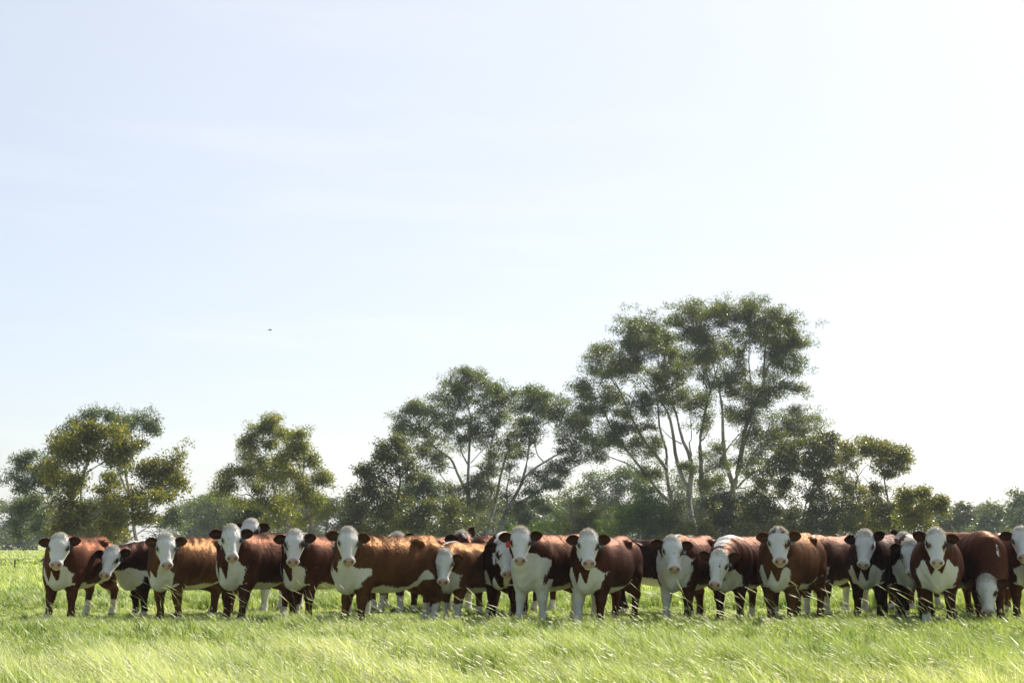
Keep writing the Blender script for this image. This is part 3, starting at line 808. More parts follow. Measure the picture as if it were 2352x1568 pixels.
COWS = [
 dict(seed=1, x=143, Y=21.6, phi=9, head=(137, 1220), s=.97, tone='red', chest=.72, wedge=.14, eyeL=.6, eyeR=.6, earL=4, earR=0, socks=(.08, .08, .26, .26), yaw=6, roll=-3, earwhite=.8, tags=[(1, 'black', '')],
      label='leftmost cow, white curly face tilted a little, reddish flank behind it'),
 dict(seed=2, x=322, Y=22.6, phi=52, head=(258, 1249), hd=.75, s=.93, tone='dark', chest=.80, wedge=-.1, cw=.3, eyeL=.8, eyeR=.4, yaw=26, pitch=50, roll=-10, earL=20, earR=0, crest=3.2, socks=(.1, .1, .1, .1), tags=[(1, 'black', '')],
      label='dark cow with low white head and white neck crest, second from left'),
 dict(seed=3, x=387, Y=21.3, phi=27, head=(382, 1220), s=.97, tone='gold', chest=.74, wedge=.10, throat=1, earL=0, earR=0, socks=(.05, .05, .1, .1), tags=[(1, 'black', '401')],
      label='ginger cow third from left facing camera, tail hanging behind it'),
 dict(seed=4, x=546, Y=20.9, phi=26, head=(532, 1200), s=1.0, tone='mid', chest=.80, wedge=.16, earL=8, earR=3, upper=(), socks=(.08, .08, .2, .2), crest=1, yaw=-2, tags=[(1, 'black', '158')], eyeL=.5, eyeR=.2,
      label='reddish brown cow with black ear tag 158 and thin white dewlap stripe'),
 dict(seed=5, x=590, Y=23.6, phi=14, head=(575, 1186), hd=.3, s=1.03, tone='mid', pitch=48, yaw=12, eyeL=1.2, earL=6, earR=4, socks=(.4, .4, .45, .45), tags=[(1, 'black', '')], vox=.022, hairs=14000, belly=.6,
      label='cow mostly hidden behind the tag 158 cow, only raised white poll and ear showing'),
 dict(seed=6, x=694, Y=21.2, phi=31, head=(678, 1211), s=.99, tone='mid', chest=.76, wedge=.18, cw=.22, eyeL=1.15, eyeR=1.15, earL=6, earR=2, socks=(.05, .05, .28, .28), tags=[(1, 'black', '')],
      label='cow with brown patches round both eyes, fourth front-row head from the left after tag 158'),
 dict(seed=7, x=822, Y=20.0, phi=47, head=(801, 1206), s=.975, tone='gold', chest=.82, wedge=.05, cw=.30, eyeL=.5, eyeR=.5, yaw=-4, socks=(.05, .05, .3, .3), flank=2.6, shag=1.5, fat=1.05, earwhite=1, tags=[(1, 'black', '')], hairs=36000,
      label='large shaggy golden brown cow standing nearly side on, white belly line and flank'),
 dict(seed=8, x=905, Y=23.7, phi=40, head=(913, 1221), hd=.2, s=.96, tone='mid', pitch=60, earL=30, earR=25, vox=.024, hairs=10000, socks=(.3, .3, .3, .3), mop=1.6,
      label='cow hidden behind the large shaggy cow, only its white poll tuft above the back'),
 dict(seed=9, x=1043, Y=21.2, phi=38, head=(1020, 1257), hd=.62, s=.91, tone='gold', chest=.76, wedge=.12, cw=.26, pitch=60, yaw=2, earL=-4, earR=-10, socks=(.34, .34, .2, .2), shag=1.4, tags=[(1, 'yellow', '')],
      label='golden coated cow with lowered white face and small yellow ear tag'),
 dict(seed=10, x=1052, Y=24.4, phi=-8, head=(1062, 1213), hd=.3, s=1.0, tone='mid', pitch=35, yaw=-24, brownface=1, earL=62, earR=2, ears=1.1, vox=.02, hairs=14000, socks=(.3, .3, .3, .3), crest=0, mop=1.3,
      label='brown faced cow with white curls looking over the golden cow, one ear upright'),
 dict(seed=11, x=1157, Y=21.4, phi=20, head=(1163, 1233), s=1.0, tone='dark', chest=.66, wedge=.2, cw=.22, eyeL=1.2, eyeR=1.1, pitch=60, yaw=-6, roll=3, earR=2, socks=(.06, .06, .1, .1),
      label='very dark cow with brown eye patches pressed against the cow with red tag'),
 dict(seed=12, x=1226, Y=20.4, phi=34, head=(1196, 1206), s=.99, tone='mid', chest=.92, wedge=.0, cw=.27, eyeL=.5, eyeR=.8, yaw=-3, earL=10, earR=5, socks=(.3, .3, .4, .4), upper=(0, 1), tags=[(-1, 'red', ''), (1, 'black', '')],
      label='cow with red ear tag, white front legs and broad white chest'),
 dict(seed=13, x=1360, Y=20.2, phi=25, head=(1352, 1212), s=.99, tone='mid', chest=.76, wedge=.13, cw=.25, eyeL=.8, yaw=2, socks=(.05, .05, .1, .1), upper=(1,), tags=[(1, 'black', '791')],
      label='cow with black ear tag 791 and one white front leg'),
 dict(seed=14, x=1588, Y=23.3, phi=-66, head=(1588, 1228), hd=.2, s=.94, tone='dark', pitch=62, yaw=-20, earL=0, earR=0, vox=.022, hairs=14000, belly=.62, socks=(.08, .08, .1, .1), flank=2, curls=300,
      label='dark cow standing crosswise behind tag 791 cow, its head hidden by a neighbour'),
 dict(seed=15, x=1560, Y=21.0, phi=27, head=(1545, 1226), s=.98, tone='mid', chest=.96, wedge=.02, cw=.24, eyeL=.9, yaw=-2, earL=3, earR=2, socks=(.05, .3, .1, .1), upper=(1,), crest=.5, tags=[(1, 'black', '168')],
      label='cow with grey curly face, tag 168 and large cream white chest'),
 dict(seed=16, x=1680, Y=21.1, phi=30, head=(1652, 1258), hd=.78, s=.98, tone='mid', chest=.70, wedge=.05, yaw=20, pitch=56, roll=-8, eyeL=.6, eyeR=.5, earL=14, earR=10, crest=3.5, socks=(.05, .05, .2, .2), tags=[(1, 'black', '131')],
      label='cow with head lowered to the left and white stripe along its neck crest'),
 dict(seed=17, x=1796, Y=20.6, phi=28, head=(1788, 1206), s=1.01, tone='gold', chest=.74, wedge=.12, cw=.22, eyeL=1.3, eyeR=.2, brownpoll=1, yaw=0, throat=0, socks=(.05, .05, .05, .05), earL=6, earR=4, shag=1.3, tags=[(1, 'black', '282')], mop=1.2, hairs=32000,
      label='cow with black ear tag 282 and brown marks either side of its pointed white topknot'),
 dict(seed=18, x=1880, Y=22.9, phi=38, head=(1850, 1262), hd=.4, s=.99, tone='mid', pitch=64, vox=.022, hairs=14000, flank=2.4, belly=.58, socks=(.3, .3, .42, .42),
      label='brown cow behind the tag 282 cow, only hindquarters and white flank patch visible'),
 dict(seed=19, x=2000, Y=21.9, phi=30, head=(1985, 1214), s=1.0, tone='dark', chest=.74, wedge=.14, cw=.24, pitch=60, yaw=5, roll=-3, earL=34, earR=0, pink=.55, earwhite=.8, socks=(.05, .05, .1, .1), mop=1.3, crest=.4,
      label='dark cow with drooping left ear, raised right ear and grey nose'),
 dict(seed=20, x=2072, Y=25.0, phi=10, head=(2076, 1220), hd=.2, s=1.0, tone='mid', pitch=62, earL=40, earR=62, vox=.024, hairs=10000, earwhite=1,
      label='farthest back cow on the right, ear tips and white poll above other backs'),
 dict(seed=21, x=2096, Y=21.9, phi=14, head=(2092, 1236), s=.98, tone='dark', chest=.82, wedge=.05, cw=.26, pitch=62, yaw=2, eyeR=.5, earR=0, pink=.5, socks=(.05, .05, .1, .1), crest=.6, mop=1.4,
      label='white faced cow half hidden between the grey nosed cow and the broad cow'),
 dict(seed=22, x=2156, Y=20.2, phi=17, head=(2150, 1208), s=1.0, tone='mid', chest=.82, wedge=.08, cw=.25, eyeL=1.25, eyeR=1.25, yaw=0, earL=-2, earR=4, pink=.6, socks=(.05, .2, .2, .2), mop=1.5, fat=1.05, tags=[(1, 'black', '')],
      label='broad cow with peaked white topknot and two brown eye patches near right edge'),
 dict(seed=23, x=2268, Y=21.2, phi=-10, head=(2264, 1318), hd=.62, s=1.02, tone='red', chest=.5, cw=.1, pitch=58, yaw=-6, eyeL=.9, eyeR=.6, throat=0, crest=0, earL=14, earR=6, wid=.9, earwhite=.6, pink=.6, socks=(.05, .05, .05, .05), spots=[(.28, 0, 1.0, .03, .09)],
      label='cow with head down grazing low, small white spot on its neck'),
 dict(seed=24, x=2356, Y=21.8, phi=-12, head=(2345, 1204), s=1.0, tone='red', chest=.76, wedge=.1, cw=.24, yaw=-8, earR=0, eyeR=.5, socks=(.05, .05, .05, .05),
      label='cow cut off by right edge of the picture'),
 dict(seed=25, x=2300, Y=24.2, phi=-24, head=(2330, 1250), hd=.2, s=1.0, tone='red', pitch=64, vox=.024, hairs=12000, crest=.5,
      label='reddish back rising behind the grazing cow and the edge cow'),
 dict(seed=26, x=968, Y=24.0, phi=-38, head=(990, 1262), hd=.2, s=.95, tone='red', pitch=66, vox=.024, hairs=12000, crest=0,
      label='reddish cow behind the shaggy golden cow, only its hump showing past the rump'),
 dict(seed=27, x=1118, Y=23.4, phi=44, head=(1075, 1275), hd=.3, s=.98, tone='mid', pitch=66, vox=.024, hairs=12000, crest=0,
      label='cow behind the very dark cow, ginger back visible left of red tag'),
]
import os
ONLY = None
for c in COWS:
    if ONLY is None or c['seed'] in ONLY: make_cow(c)

# ------------------------------------------------------------------ trees
def leaves(C, M, spread, L_, W_, rng, tone, droop=.5, tipv=.12):
    """C (n,3) spray centres, M leaves each -> small folded diamond leaves"""
    L_ *= 1.12; W_ *= 1.08; spread *= .82
    n = len(C) * M
    c = np.repeat(C, M, 0); tn = np.repeat(tone, M)
    off = rng.normal(size=(n, 3)) * np.array([1, 1, .72]); r = np.linalg.norm(off, axis=1, keepdims=True)
    off = off / np.maximum(r, 1e-6) * np.minimum(r, 1.9)
    p = c + off * spread
    d = nrm(rng.normal(size=(n, 3)) * np.array([1, 1, .7]) + np.array([0, 0, -droop]))
    a = nrm(np.cross(d, rng.normal(size=(n, 3))))
    Ls = L_ * rng.uniform(.6, 1.35, (n, 1)); Ws = W_ * rng.uniform(.7, 1.3, (n, 1))
    V = np.stack([p, p + d * Ls * .45 + a * Ws * .5, p + d * Ls, p + d * Ls * .45 - a * Ws * .5], 1).reshape(-1, 3)
    Q = np.arange(n * 4).reshape(-1, 4)
    v = np.clip(tn + rng.normal(0, .2, n), 0, 1)
    tip = (rng.uniform(0, 1, n) < tipv) * rng.uniform(.3, 1, n)
    return V, Q, np.repeat(v, 4), np.repeat(tip, 4)

def tree(name, label, Y, conv, limbs, clumps, leafmat, barkmat, seed, dens=8., M=64, leaf=(.17, .05), spread=.30, depth=1., droop=.5, tipv=.1, group=None, cat='tree', twig=1., root_px=None, tone0=.4, hollow=.35):
    """limbs: ([(x,y)...], w0, w1) widths in picture px; clumps (x,y,rx,ry); conv = (ox,oy,scale) of the tracing"""
    rng = np.random.default_rng(seed); ox, oy, sc = conv; m_px = Y / F
    def W2(x, y, dz=0.): return P(ox + x / sc, oy + y / sc, Y) + np.array([0, dz, 0])
    allx = [c[0] for c in clumps]; width = (max(allx) - min(allx)) / sc * m_px
    nodes = []; nr_ = []; LP = []; LR = []
    for li, (pts, w0, w1) in enumerate(limbs):
        q = np.array([W2(a, b) for a, b in pts]); d0 = 0.
        if nodes:
            nn = np.vstack(nodes); dd = np.linalg.norm(nn[:, [0, 2]] - q[0, [0, 2]], axis=1); j = dd.argmin()
            if dd[j] < 22 * m_px: d0 = nn[j, 1] - Y
            else: d0 = rng.uniform(-.12, .12) * width
        if pts[0][1] > pts[-1][1] and oy + pts[0][1] / sc > 1170:   # starts near the ground: run it down to the ground
            b = q[0].copy(); dirn = (q[0] - q[1]) if len(q) > 1 else np.array([0, 0, -1.])
            k_ = b[2] / max(1e-3, -dirn[2]) if dirn[2] < -.05 else 0
            g = b + dirn * min(k_, 2.5); g[2] = -.15; q = np.vstack([g, q])
        ln = np.linalg.norm(np.diff(q, axis=0), axis=1).sum()
        s_ = np.concatenate([[0], np.cumsum(np.linalg.norm(np.diff(q, axis=0), axis=1))])
        q[:, 1] += d0 + s_ * rng.uniform(-.38, .38) * depth + np.sin(s_ * .9 + rng.uniform(0, 6)) * .04 * ln * depth * (s_ > 0)
        K = 18; sp = spline(q, K); sp += rng.normal(0, .018 * (.3 + w0 * m_px / sc), (K, 3)) * np.linspace(0, 1, K)[:, None]
        LP.append(sp); LR.append(np.linspace(w0, w1, K) / sc * m_px * (.62 if name in ('giant_gum_tree', 'gum_tree') else .5))
        nodes.append(sp); nr_.append(LR[-1])
    nodes = np.vstack(nodes); nr_ = np.concatenate(nr_)
    V1, Q1 = tubes(np.array(LP), np.array(LR), 8)
    # boughs from the limbs to every clump, then branchlets to every spray
    bp, brr, cc, sub, sub_from, tones = [], [], [], [], [], []
    fill = [(x + rng.uniform(-1.3, 1.3) * rx, y + rng.uniform(-.9, 1.2) * ry, rx * rng.uniform(.4, .75), ry * rng.uniform(.4, .75)) for (x, y, rx, ry) in clumps + clumps[::2]]
    nmain = len(clumps); clumps = list(clumps) + fill
    for (x, y, rx, ry) in clumps:
        c = W2(x, y); a = 1.2 * rx / sc * m_px; b = 1.16 * ry / sc * m_px
        d2 = np.linalg.norm((nodes - c)[:, [0, 2]], axis=1) + np.maximum(nodes[:, 2] - c[2] + .2, 0) * 1.5; j = d2.argmin()
        c[1] = nodes[j, 1] + rng.uniform(-.9, .9) * (a + .25 * d2[j]) * depth + 0
        st = nodes[j]; r0 = min(nr_[j] * .7, .012 * (1 + np.linalg.norm(c - st)) + .008)
        mid = (st + c) / 2 + rng.normal(0, .06, 3) * np.linalg.norm(c - st) - np.array([0, 0, .06 * np.linalg.norm(c - st)])
        bo = spline([st, mid, c], 7); bp.append(bo); brr.append(np.linspace(r0, r0 * .45, 7))
        ns = max(4, int(dens * .84 * a * b * 3.1))
        nc = max(3, ns // 5); uc = nrm(rng.normal(size=(nc, 3))) * rng.uniform(hollow, 1, (nc, 1)) ** .5
        u = uc[rng.integers(0, nc, ns)] + rng.normal(0, .17, (ns, 3)); ul = np.linalg.norm(u, axis=1, keepdims=True); u = u / ul; rr = ul; far_ = rng.uniform(size=(ns, 1)) < .48; u = np.where(far_, nrm(rng.normal(size=(ns, 3))), u); rr = np.where(far_, np.abs(rng.normal(0, .95, (ns, 1))), rr); _ = rng.uniform(hollow, 1, (ns, 1)) ** .5
        u[:, 2] = np.where(rng.uniform(size=ns) < .35, np.abs(u[:, 2]), u[:, 2])
        s = c + u * rr * np.array([a, .5 * (a + b), b])
        s = c + (s - c) * np.where(rng.uniform(size=(ns, 1)) < .14, rng.uniform(1.05, 1.45, (ns, 1)), 1.); s += .30 * a * np.stack([sinnoise(s, seed + 5 + k, 1.5) for k in range(3)], -1)
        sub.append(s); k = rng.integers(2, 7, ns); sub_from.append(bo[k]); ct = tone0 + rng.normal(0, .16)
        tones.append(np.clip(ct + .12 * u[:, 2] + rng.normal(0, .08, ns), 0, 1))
    sub = np.vstack(sub); sf = np.vstack(sub_from); tones = np.concatenate(tones)
    V2, Q2 = tubes(np.array(bp), np.array(brr), 5)
    md = (sf + sub) / 2 + rng.normal(0, .08, sub.shape) * np.linalg.norm(sub - sf, axis=1, keepdims=True)
    t = np.linspace(0, 1, 4)[None, :, None]
    tw = (1 - t) ** 2 * sf[:, None] + 2 * (1 - t) * t * md[:, None] + t * t * sub[:, None]
    V3, Q3 = tubes(tw, np.tile(np.array([.013, .010, .007, .003]) * twig, (len(sub), 1)), 3)
    V = np.vstack([V1, V2, V3]); Q = np.vstack([Q1, Q2 + len(V1), Q3 + len(V1) + len(V2)])
    base = LP[0][0].copy() if limbs else W2(clumps[0][0], clumps[0][1]); base[2] = 0
    root = empty(name, base); tag(root, label, cat, group)
    mk('trunk', V - base, [Q], barkmat, root)
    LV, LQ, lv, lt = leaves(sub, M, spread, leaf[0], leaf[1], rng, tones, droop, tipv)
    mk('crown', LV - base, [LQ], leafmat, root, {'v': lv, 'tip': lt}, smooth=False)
    return root

TOT = 0
C1 = (0., 890., 4.2)
tree('old_gum_tree', 'old gnarled grey gum with bare twisted branches reaching to the left edge', 88, C1,
 [([(1050, 1350), (900, 1310), (700, 1330), (560, 1300), (480, 1220)], 70, 45), ([(480, 1220), (400, 1170), (300, 1135), (200, 1180), (110, 1260), (0, 1275), (-60, 1300)], 34, 8),
  ([(480, 1220), (470, 1080), (360, 1010), (270, 1000), (150, 950), (0, 930)], 30, 4), ([(560, 1300), (560, 1000), (520, 760), (440, 710), (330, 690)], 40, 9),
  ([(440, 710), (340, 640), (300, 540), (240, 500), (200, 500)], 14, 3), ([(300, 540), (300, 440)], 6, 2), ([(330, 690), (240, 740), (150, 610), (40, 600)], 12, 3), ([(270, 760), (160, 770), (80, 740), (0, 780)], 12, 3),
  ([(600, 1000), (680, 700), (740, 480), (700, 400), (650, 300)], 34, 6), ([(740, 480), (745, 340), (800, 240), (810, 190)], 13, 3), ([(745, 380), (830, 320), (920, 350), (1000, 240)], 9, 2), ([(720, 440), (620, 390), (540, 300)], 9, 2),
  ([(270, 1000), (300, 1080), (430, 1190)], 12, 14), ([(360, 1010), (430, 880), (400, 780)], 12, 3), ([(110, 1260), (20, 1290), (10, 1370), (0, 1420)], 9, 3), ([(480, 1220), (380, 1330), (300, 1400), (240, 1460)], 14, 3), ([(430, 1260), (330, 1300), (230, 1330), (170, 1360)], 11, 3),
  ([(560, 1300), (420, 1370), (330, 1440), (300, 1520)], 12, 3), ([(380, 1380), (340, 1480), (335, 1560)], 6, 2), ([(400, 1340), (400, 1450), (420, 1540)], 6, 2)],
 [(640, 210, 80, 45), (580, 280, 70, 50), (740, 190, 70, 40), (850, 190, 80, 40), (950, 230, 70, 40), (660, 330, 60, 40), (520, 300, 40, 40), (930, 330, 50, 30), (500, 400, 50, 40), (460, 490, 60, 60), (380, 540, 60, 50), (540, 520, 70, 60), (600, 430, 60, 50),
  (300, 650, 60, 35), (120, 610, 70, 30), (40, 650, 60, 40), (50, 760, 50, 40), (200, 740, 60, 35), (350, 720, 90, 45), (230, 860, 60, 50), (140, 900, 60, 35), (400, 930, 70, 60), (330, 840, 60, 45), (460, 860, 60, 60), (60, 960, 60, 30), (330, 960, 60, 30), (60, 1120, 60, 40), (120, 1090, 50, 30), (10, 1200, 40, 40), (180, 1180, 50, 25), (-40, 700, 60, 50), (-60, 900, 60, 50), (-50, 1100, 60, 40), (60, 860, 60, 35), (160, 1030, 60, 30), (-60, 1300, 60, 30),
  (300, 1240, 60, 35), (240, 1380, 60, 35), (220, 1330, 45, 25), (430, 1540, 35, 18), (20, 1400, 30, 20)], M_LEAF_GREY, M_BARKM, 101, dens=7, leaf=(.15, .05), twig=1.5, tone0=.4)
tree('gum_tree', 'slender tall grey gum rising behind the bushy yellow green tree at left', 104, C1,
 [([(1330, 1400), (1290, 1100), (1270, 800), (1370, 660), (1360, 500), (1350, 350)], 34, 6), ([(1370, 660), (1430, 640), (1440, 500), (1430, 380)], 12, 4), ([(1440, 560), (1520, 500), (1580, 440)], 6, 2), ([(1290, 1100), (1210, 850), (1190, 760)], 22, 6), ([(1330, 1300), (1440, 1150), (1520, 1080)], 16, 4), ([(1400, 1350), (1560, 1250), (1700, 1190)], 12, 3)],
 [(1390, 310, 90, 40), (1480, 350, 60, 50), (1310, 340, 60, 40), (1230, 390, 50, 30), (1400, 390, 90, 40), (1560, 440, 45, 25), (1510, 410, 35, 25), (1330, 520, 80, 35), (1250, 480, 50, 60), (1400, 560, 60, 40), (1230, 600, 50, 50), (1180, 800, 90, 60), (1150, 900, 80, 60), (1690, 960, 60, 50), (1640, 1020, 60, 40), (1690, 1180, 70, 50), (1600, 1230, 80, 50), (1720, 1290, 80, 50), (1600, 1330, 90, 50)], M_LEAF_GREY, M_BARK, 102, dens=7, leaf=(.18, .055), tone0=.55)
tree('bushy_gum_tree', 'dense olive and yellow green tree at left in front of the old gum', 78, C1,
 [([(790, 1400), (800, 1250), (815, 1100), (830, 950), (870, 800), (900, 720)], 26, 10), ([(830, 950), (800, 800), (810, 600), (820, 470)], 12, 4), ([(850, 870), (845, 650), (830, 500), (820, 380)], 9, 3), ([(880, 820), (1000, 740), (1090, 670), (1180, 640)], 12, 3), ([(820, 1300), (1000, 1220), (1150, 1090), (1300, 970), (1390, 890), (1500, 800)], 28, 8), ([(1000, 1220), (960, 1090), (940, 1000)], 10, 3), ([(700, 1400), (700, 1150), (705, 1020)], 12, 4), ([(1150, 1400), (1160, 1250), (1200, 1150)], 12, 4)],
 [(820, 390, 60, 40), (960, 400, 60, 40), (1060, 400, 90, 45), (1160, 430, 70, 50), (1050, 470, 110, 60), (840, 470, 90, 50), (720, 500, 80, 50), (650, 590, 80, 60), (770, 590, 100, 60), (930, 540, 100, 60), (900, 640, 90, 60), (1100, 560, 90, 60), (1200, 590, 70, 60), (1270, 560, 50, 40), (1040, 630, 90, 50), (1200, 680, 70, 50), (700, 700, 90, 50), (620, 800, 70, 60), (480, 790, 80, 60), (560, 850, 70, 60), (700, 880, 110, 70), (650, 950, 90, 50), (800, 880, 60, 50), (900, 1000, 80, 60), (1000, 900, 70, 50), (1150, 740, 70, 50),
  (1450, 700, 80, 50), (1560, 720, 90, 70), (1640, 790, 60, 70), (1400, 790, 90, 60), (1500, 840, 110, 60), (1300, 850, 80, 60), (1600, 900, 80, 50), (1380, 920, 90, 50), (1500, 1000, 90, 50), (1580, 1060, 60, 40), (1280, 1000, 70, 50), (1350, 1060, 80, 50), (1240, 1120, 90, 60), (640, 1100, 70, 60), (740, 1090, 80, 50), (620, 1180, 80, 60), (860, 1170, 90, 60), (1000, 1080, 80, 60), (970, 1180, 90, 60), (1100, 1220, 90, 60), (860, 1290, 100, 60), (1030, 1330, 110, 70), (680, 1270, 90, 50), (1300, 1180, 80, 50), (1430, 1200, 90, 50), (1380, 1280, 90, 50), (1200, 1320, 60, 50), (1050, 1430, 110, 60), (940, 1400, 80, 50), (640, 1360, 60, 40), (520, 1360, 60, 30)], M_LEAF_OLIVE, M_BARKM, 103, dens=9, leaf=(.15, .07), tone0=.45, tipv=.22)

C2 = (430.6, 918.7, 4.55)
tree('gum_tree', 'two crowned yellow green gum with leaning pale trunk, second tree group from left', 90, C2,
 [([(1060, 1340), (980, 1290), (850, 1190), (740, 1080), (640, 1010), (570, 970)], 30, 10), ([(1330, 1380), (1270, 1210), (1180, 1120), (1130, 1060)], 34, 12), ([(1290, 1260), (1240, 1130), (1230, 960), (1215, 820), (1240, 620), (1220, 500), (1230, 400)], 24, 5), ([(850, 1190), (940, 1120), (830, 900), (800, 700), (800, 590)], 20, 8),
  ([(800, 590), (775, 490), (765, 400), (760, 250)], 10, 3), ([(840, 640), (850, 560), (880, 480), (960, 440), (1000, 360)], 10, 3), ([(780, 545), (700, 525), (640, 470)], 6, 2), ([(570, 970), (500, 980), (380, 920), (300, 880)], 9, 3), ([(1260, 890), (1330, 850), (1400, 850), (1470, 810)], 7, 2), ([(1215, 820), (1160, 640), (1080, 560)], 9, 3), ([(640, 1010), (550, 900), (540, 800)], 9, 3), ([(1130, 1060), (1080, 950), (940, 880)], 10, 3)],
 [(770, 160, 45, 45), (740, 220, 60, 50), (820, 210, 60, 50), (690, 280, 80, 60), (810, 300, 90, 50), (900, 320, 60, 60), (960, 360, 50, 60), (640, 330, 60, 40), (560, 380, 60, 50), (620, 430, 70, 45), (520, 470, 40, 50), (560, 500, 70, 40), (790, 420, 30, 20),
  (1240, 380, 50, 50), (1140, 400, 70, 45), (1250, 460, 80, 60), (1130, 490, 90, 60), (1290, 550, 60, 60), (1090, 560, 80, 50), (1000, 580, 60, 45), (1010, 640, 80, 50), (1330, 590, 50, 40), (1160, 620, 60, 40), (1370, 700, 40, 40), (1440, 790, 45, 35), (1480, 840, 30, 25), (1340, 830, 60, 35),
  (540, 580, 60, 40), (620, 600, 90, 45), (710, 600, 70, 45), (620, 680, 90, 50), (780, 650, 90, 50), (880, 630, 70, 50), (480, 720, 80, 45), (380, 740, 60, 45), (420, 800, 90, 50), (300, 850, 70, 50), (350, 900, 90, 50), (270, 950, 60, 45), (450, 900, 90, 50), (600, 780, 110, 60), (720, 770, 90, 60), (830, 760, 80, 60), (940, 720, 80, 60), (600, 880, 90, 50), (720, 900, 100, 50), (860, 860, 80, 60), (960, 820, 90, 60), (1050, 760, 60, 50), (1150, 800, 90, 60), (1180, 890, 90, 60), (1060, 920, 90, 60), (1270, 950, 70, 50), (940, 960, 90, 60), (830, 1010, 80, 50), (1100, 1020, 90, 60), (1230, 1050, 60, 50), (960, 1090, 110, 60), (850, 1120, 60, 40), (1090, 1130, 90, 60), (690, 1040, 50, 40), (400, 1020, 70, 40), (1010, 1200, 90, 50), (1180, 1200, 90, 50), (1250, 1290, 90, 50), (1380, 1200, 60, 60), (1430, 1100, 70, 60), (1350, 1050, 60, 50), (700, 1300, 80, 50), (870, 1300, 80, 40)],
 M_LEAF_YEL, M_BARK, 104, dens=8, leaf=(.16, .05), tone0=.35, tipv=.18)
tree('dark_shrub_tree', 'low dark tree between the hazy oak-like tree and the two crowned gum', 95, C2, [([(640, 1400), (640, 1250), (600, 1130)], 18, 5)],
 [(600, 1110, 60, 50), (650, 1180, 90, 60), (560, 1220, 60, 60), (700, 1230, 80, 50), (620, 1300, 90, 50), (520, 1320, 60, 60), (760, 1180, 50, 50)], M_LEAF_DARK, M_BARKD, 105, dens=8, leaf=(.18, .07))
tree('hazy_gum_tree', 'hazy rounded gum with stout dark trunk left of the two crowned gum', 165, C2,
 [([(340, 1600), (335, 1440), (320, 1340), (290, 1220)], 46, 26), ([(330, 1470), (230, 1430), (120, 1440)], 20, 6), ([(290, 1220), (200, 1130), (120, 1060)], 16, 4), ([(290, 1220), (320, 1100), (400, 1040)], 16, 4), ([(320, 1320), (380, 1240), (450, 1200)], 10, 3)],
 [(120, 1040, 60, 30), (200, 1050, 80, 40), (280, 1080, 80, 40), (380, 1050, 80, 40), (450, 1100, 60, 40), (170, 1120, 60, 35), (260, 1160, 80, 40), (380, 1160, 80, 40), (200, 1240, 80, 40), (100, 1180, 60, 35), (420, 1240, 60, 40), (150, 1330, 90, 50), (60, 1290, 80, 50), (260, 1320, 60, 40), (440, 1330, 60, 50)], M_LEAF_GREY, M_BARKD, 106, dens=2.6, M=34, leaf=(.32, .12), spread=.5, tone0=.5)

C3 = (803.9, 832.6, 3.641)
tree('dark_gum_tree', 'dark reddish green tree at the left foot of the middle gum', 92, C3,
 [([(360, 1400), (380, 1200), (410, 1010), (400, 930), (340, 850), (290, 760)], 26, 8), ([(410, 960), (470, 880), (480, 760)], 10, 3), ([(400, 900), (380, 780), (370, 690)], 8, 3), ([(200, 1400), (190, 1250), (160, 1150)], 14, 4), ([(640, 1380), (610, 1250), (640, 1120)], 16, 4), ([(1000, 1380), (860, 1270), (740, 1210), (640, 1160)], 20, 6)],
 [(330, 660, 60, 40), (290, 720, 80, 50), (380, 700, 70, 40), (230, 780, 80, 50), (430, 760, 90, 50), (350, 800, 90, 50), (170, 860, 70, 50), (270, 880, 90, 60), (480, 840, 80, 60), (400, 900, 60, 40), (150, 940, 60, 50), (230, 970, 80, 50), (520, 930, 60, 40), (280, 1040, 80, 50), (60, 1090, 60, 40), (130, 1060, 70, 50), (180, 1130, 90, 60), (70, 1190, 80, 60), (200, 1220, 100, 60), (320, 1150, 100, 60), (420, 1220, 100, 60), (300, 1270, 110, 60), (60, 1290, 70, 60), (160, 1320, 110, 60), (420, 1330, 110, 60), (560, 1230, 100, 60), (560, 1330, 110, 60), (700, 1300, 110, 60), (700, 1200, 80, 50), (820, 1300, 90, 60), (830, 1220, 80, 50), (930, 1330, 90, 60), (0, 1240, 70, 60), (-60, 1300, 60, 60), (450, 1400, 200, 40), (750, 1400, 200, 40), (150, 1400, 180, 40)],
 M_LEAF_DARK, M_BARKD, 107, dens=8.5, leaf=(.16, .065), tone0=.4, tipv=.22)
tree('weeping_gum_tree', 'blue grey drooping crown nestled below the left side of the middle gum', 99, C3,
 [([(560, 1400), (570, 1250), (600, 1120), (590, 1000)], 20, 6), ([(600, 1120), (480, 1060)], 8, 3)],
 [(570, 960, 60, 40), (640, 960, 70, 40), (690, 1020, 60, 40), (530, 1020, 80, 45), (430, 1070, 70, 40), (600, 1060, 110, 50), (500, 1120, 100, 50), (690, 1100, 70, 40), (400, 1130, 60, 40)], M_LEAF_GREY, M_BARKM, 108, dens=12, leaf=(.20, .04), droop=1.4, tone0=.3, tipv=.03)
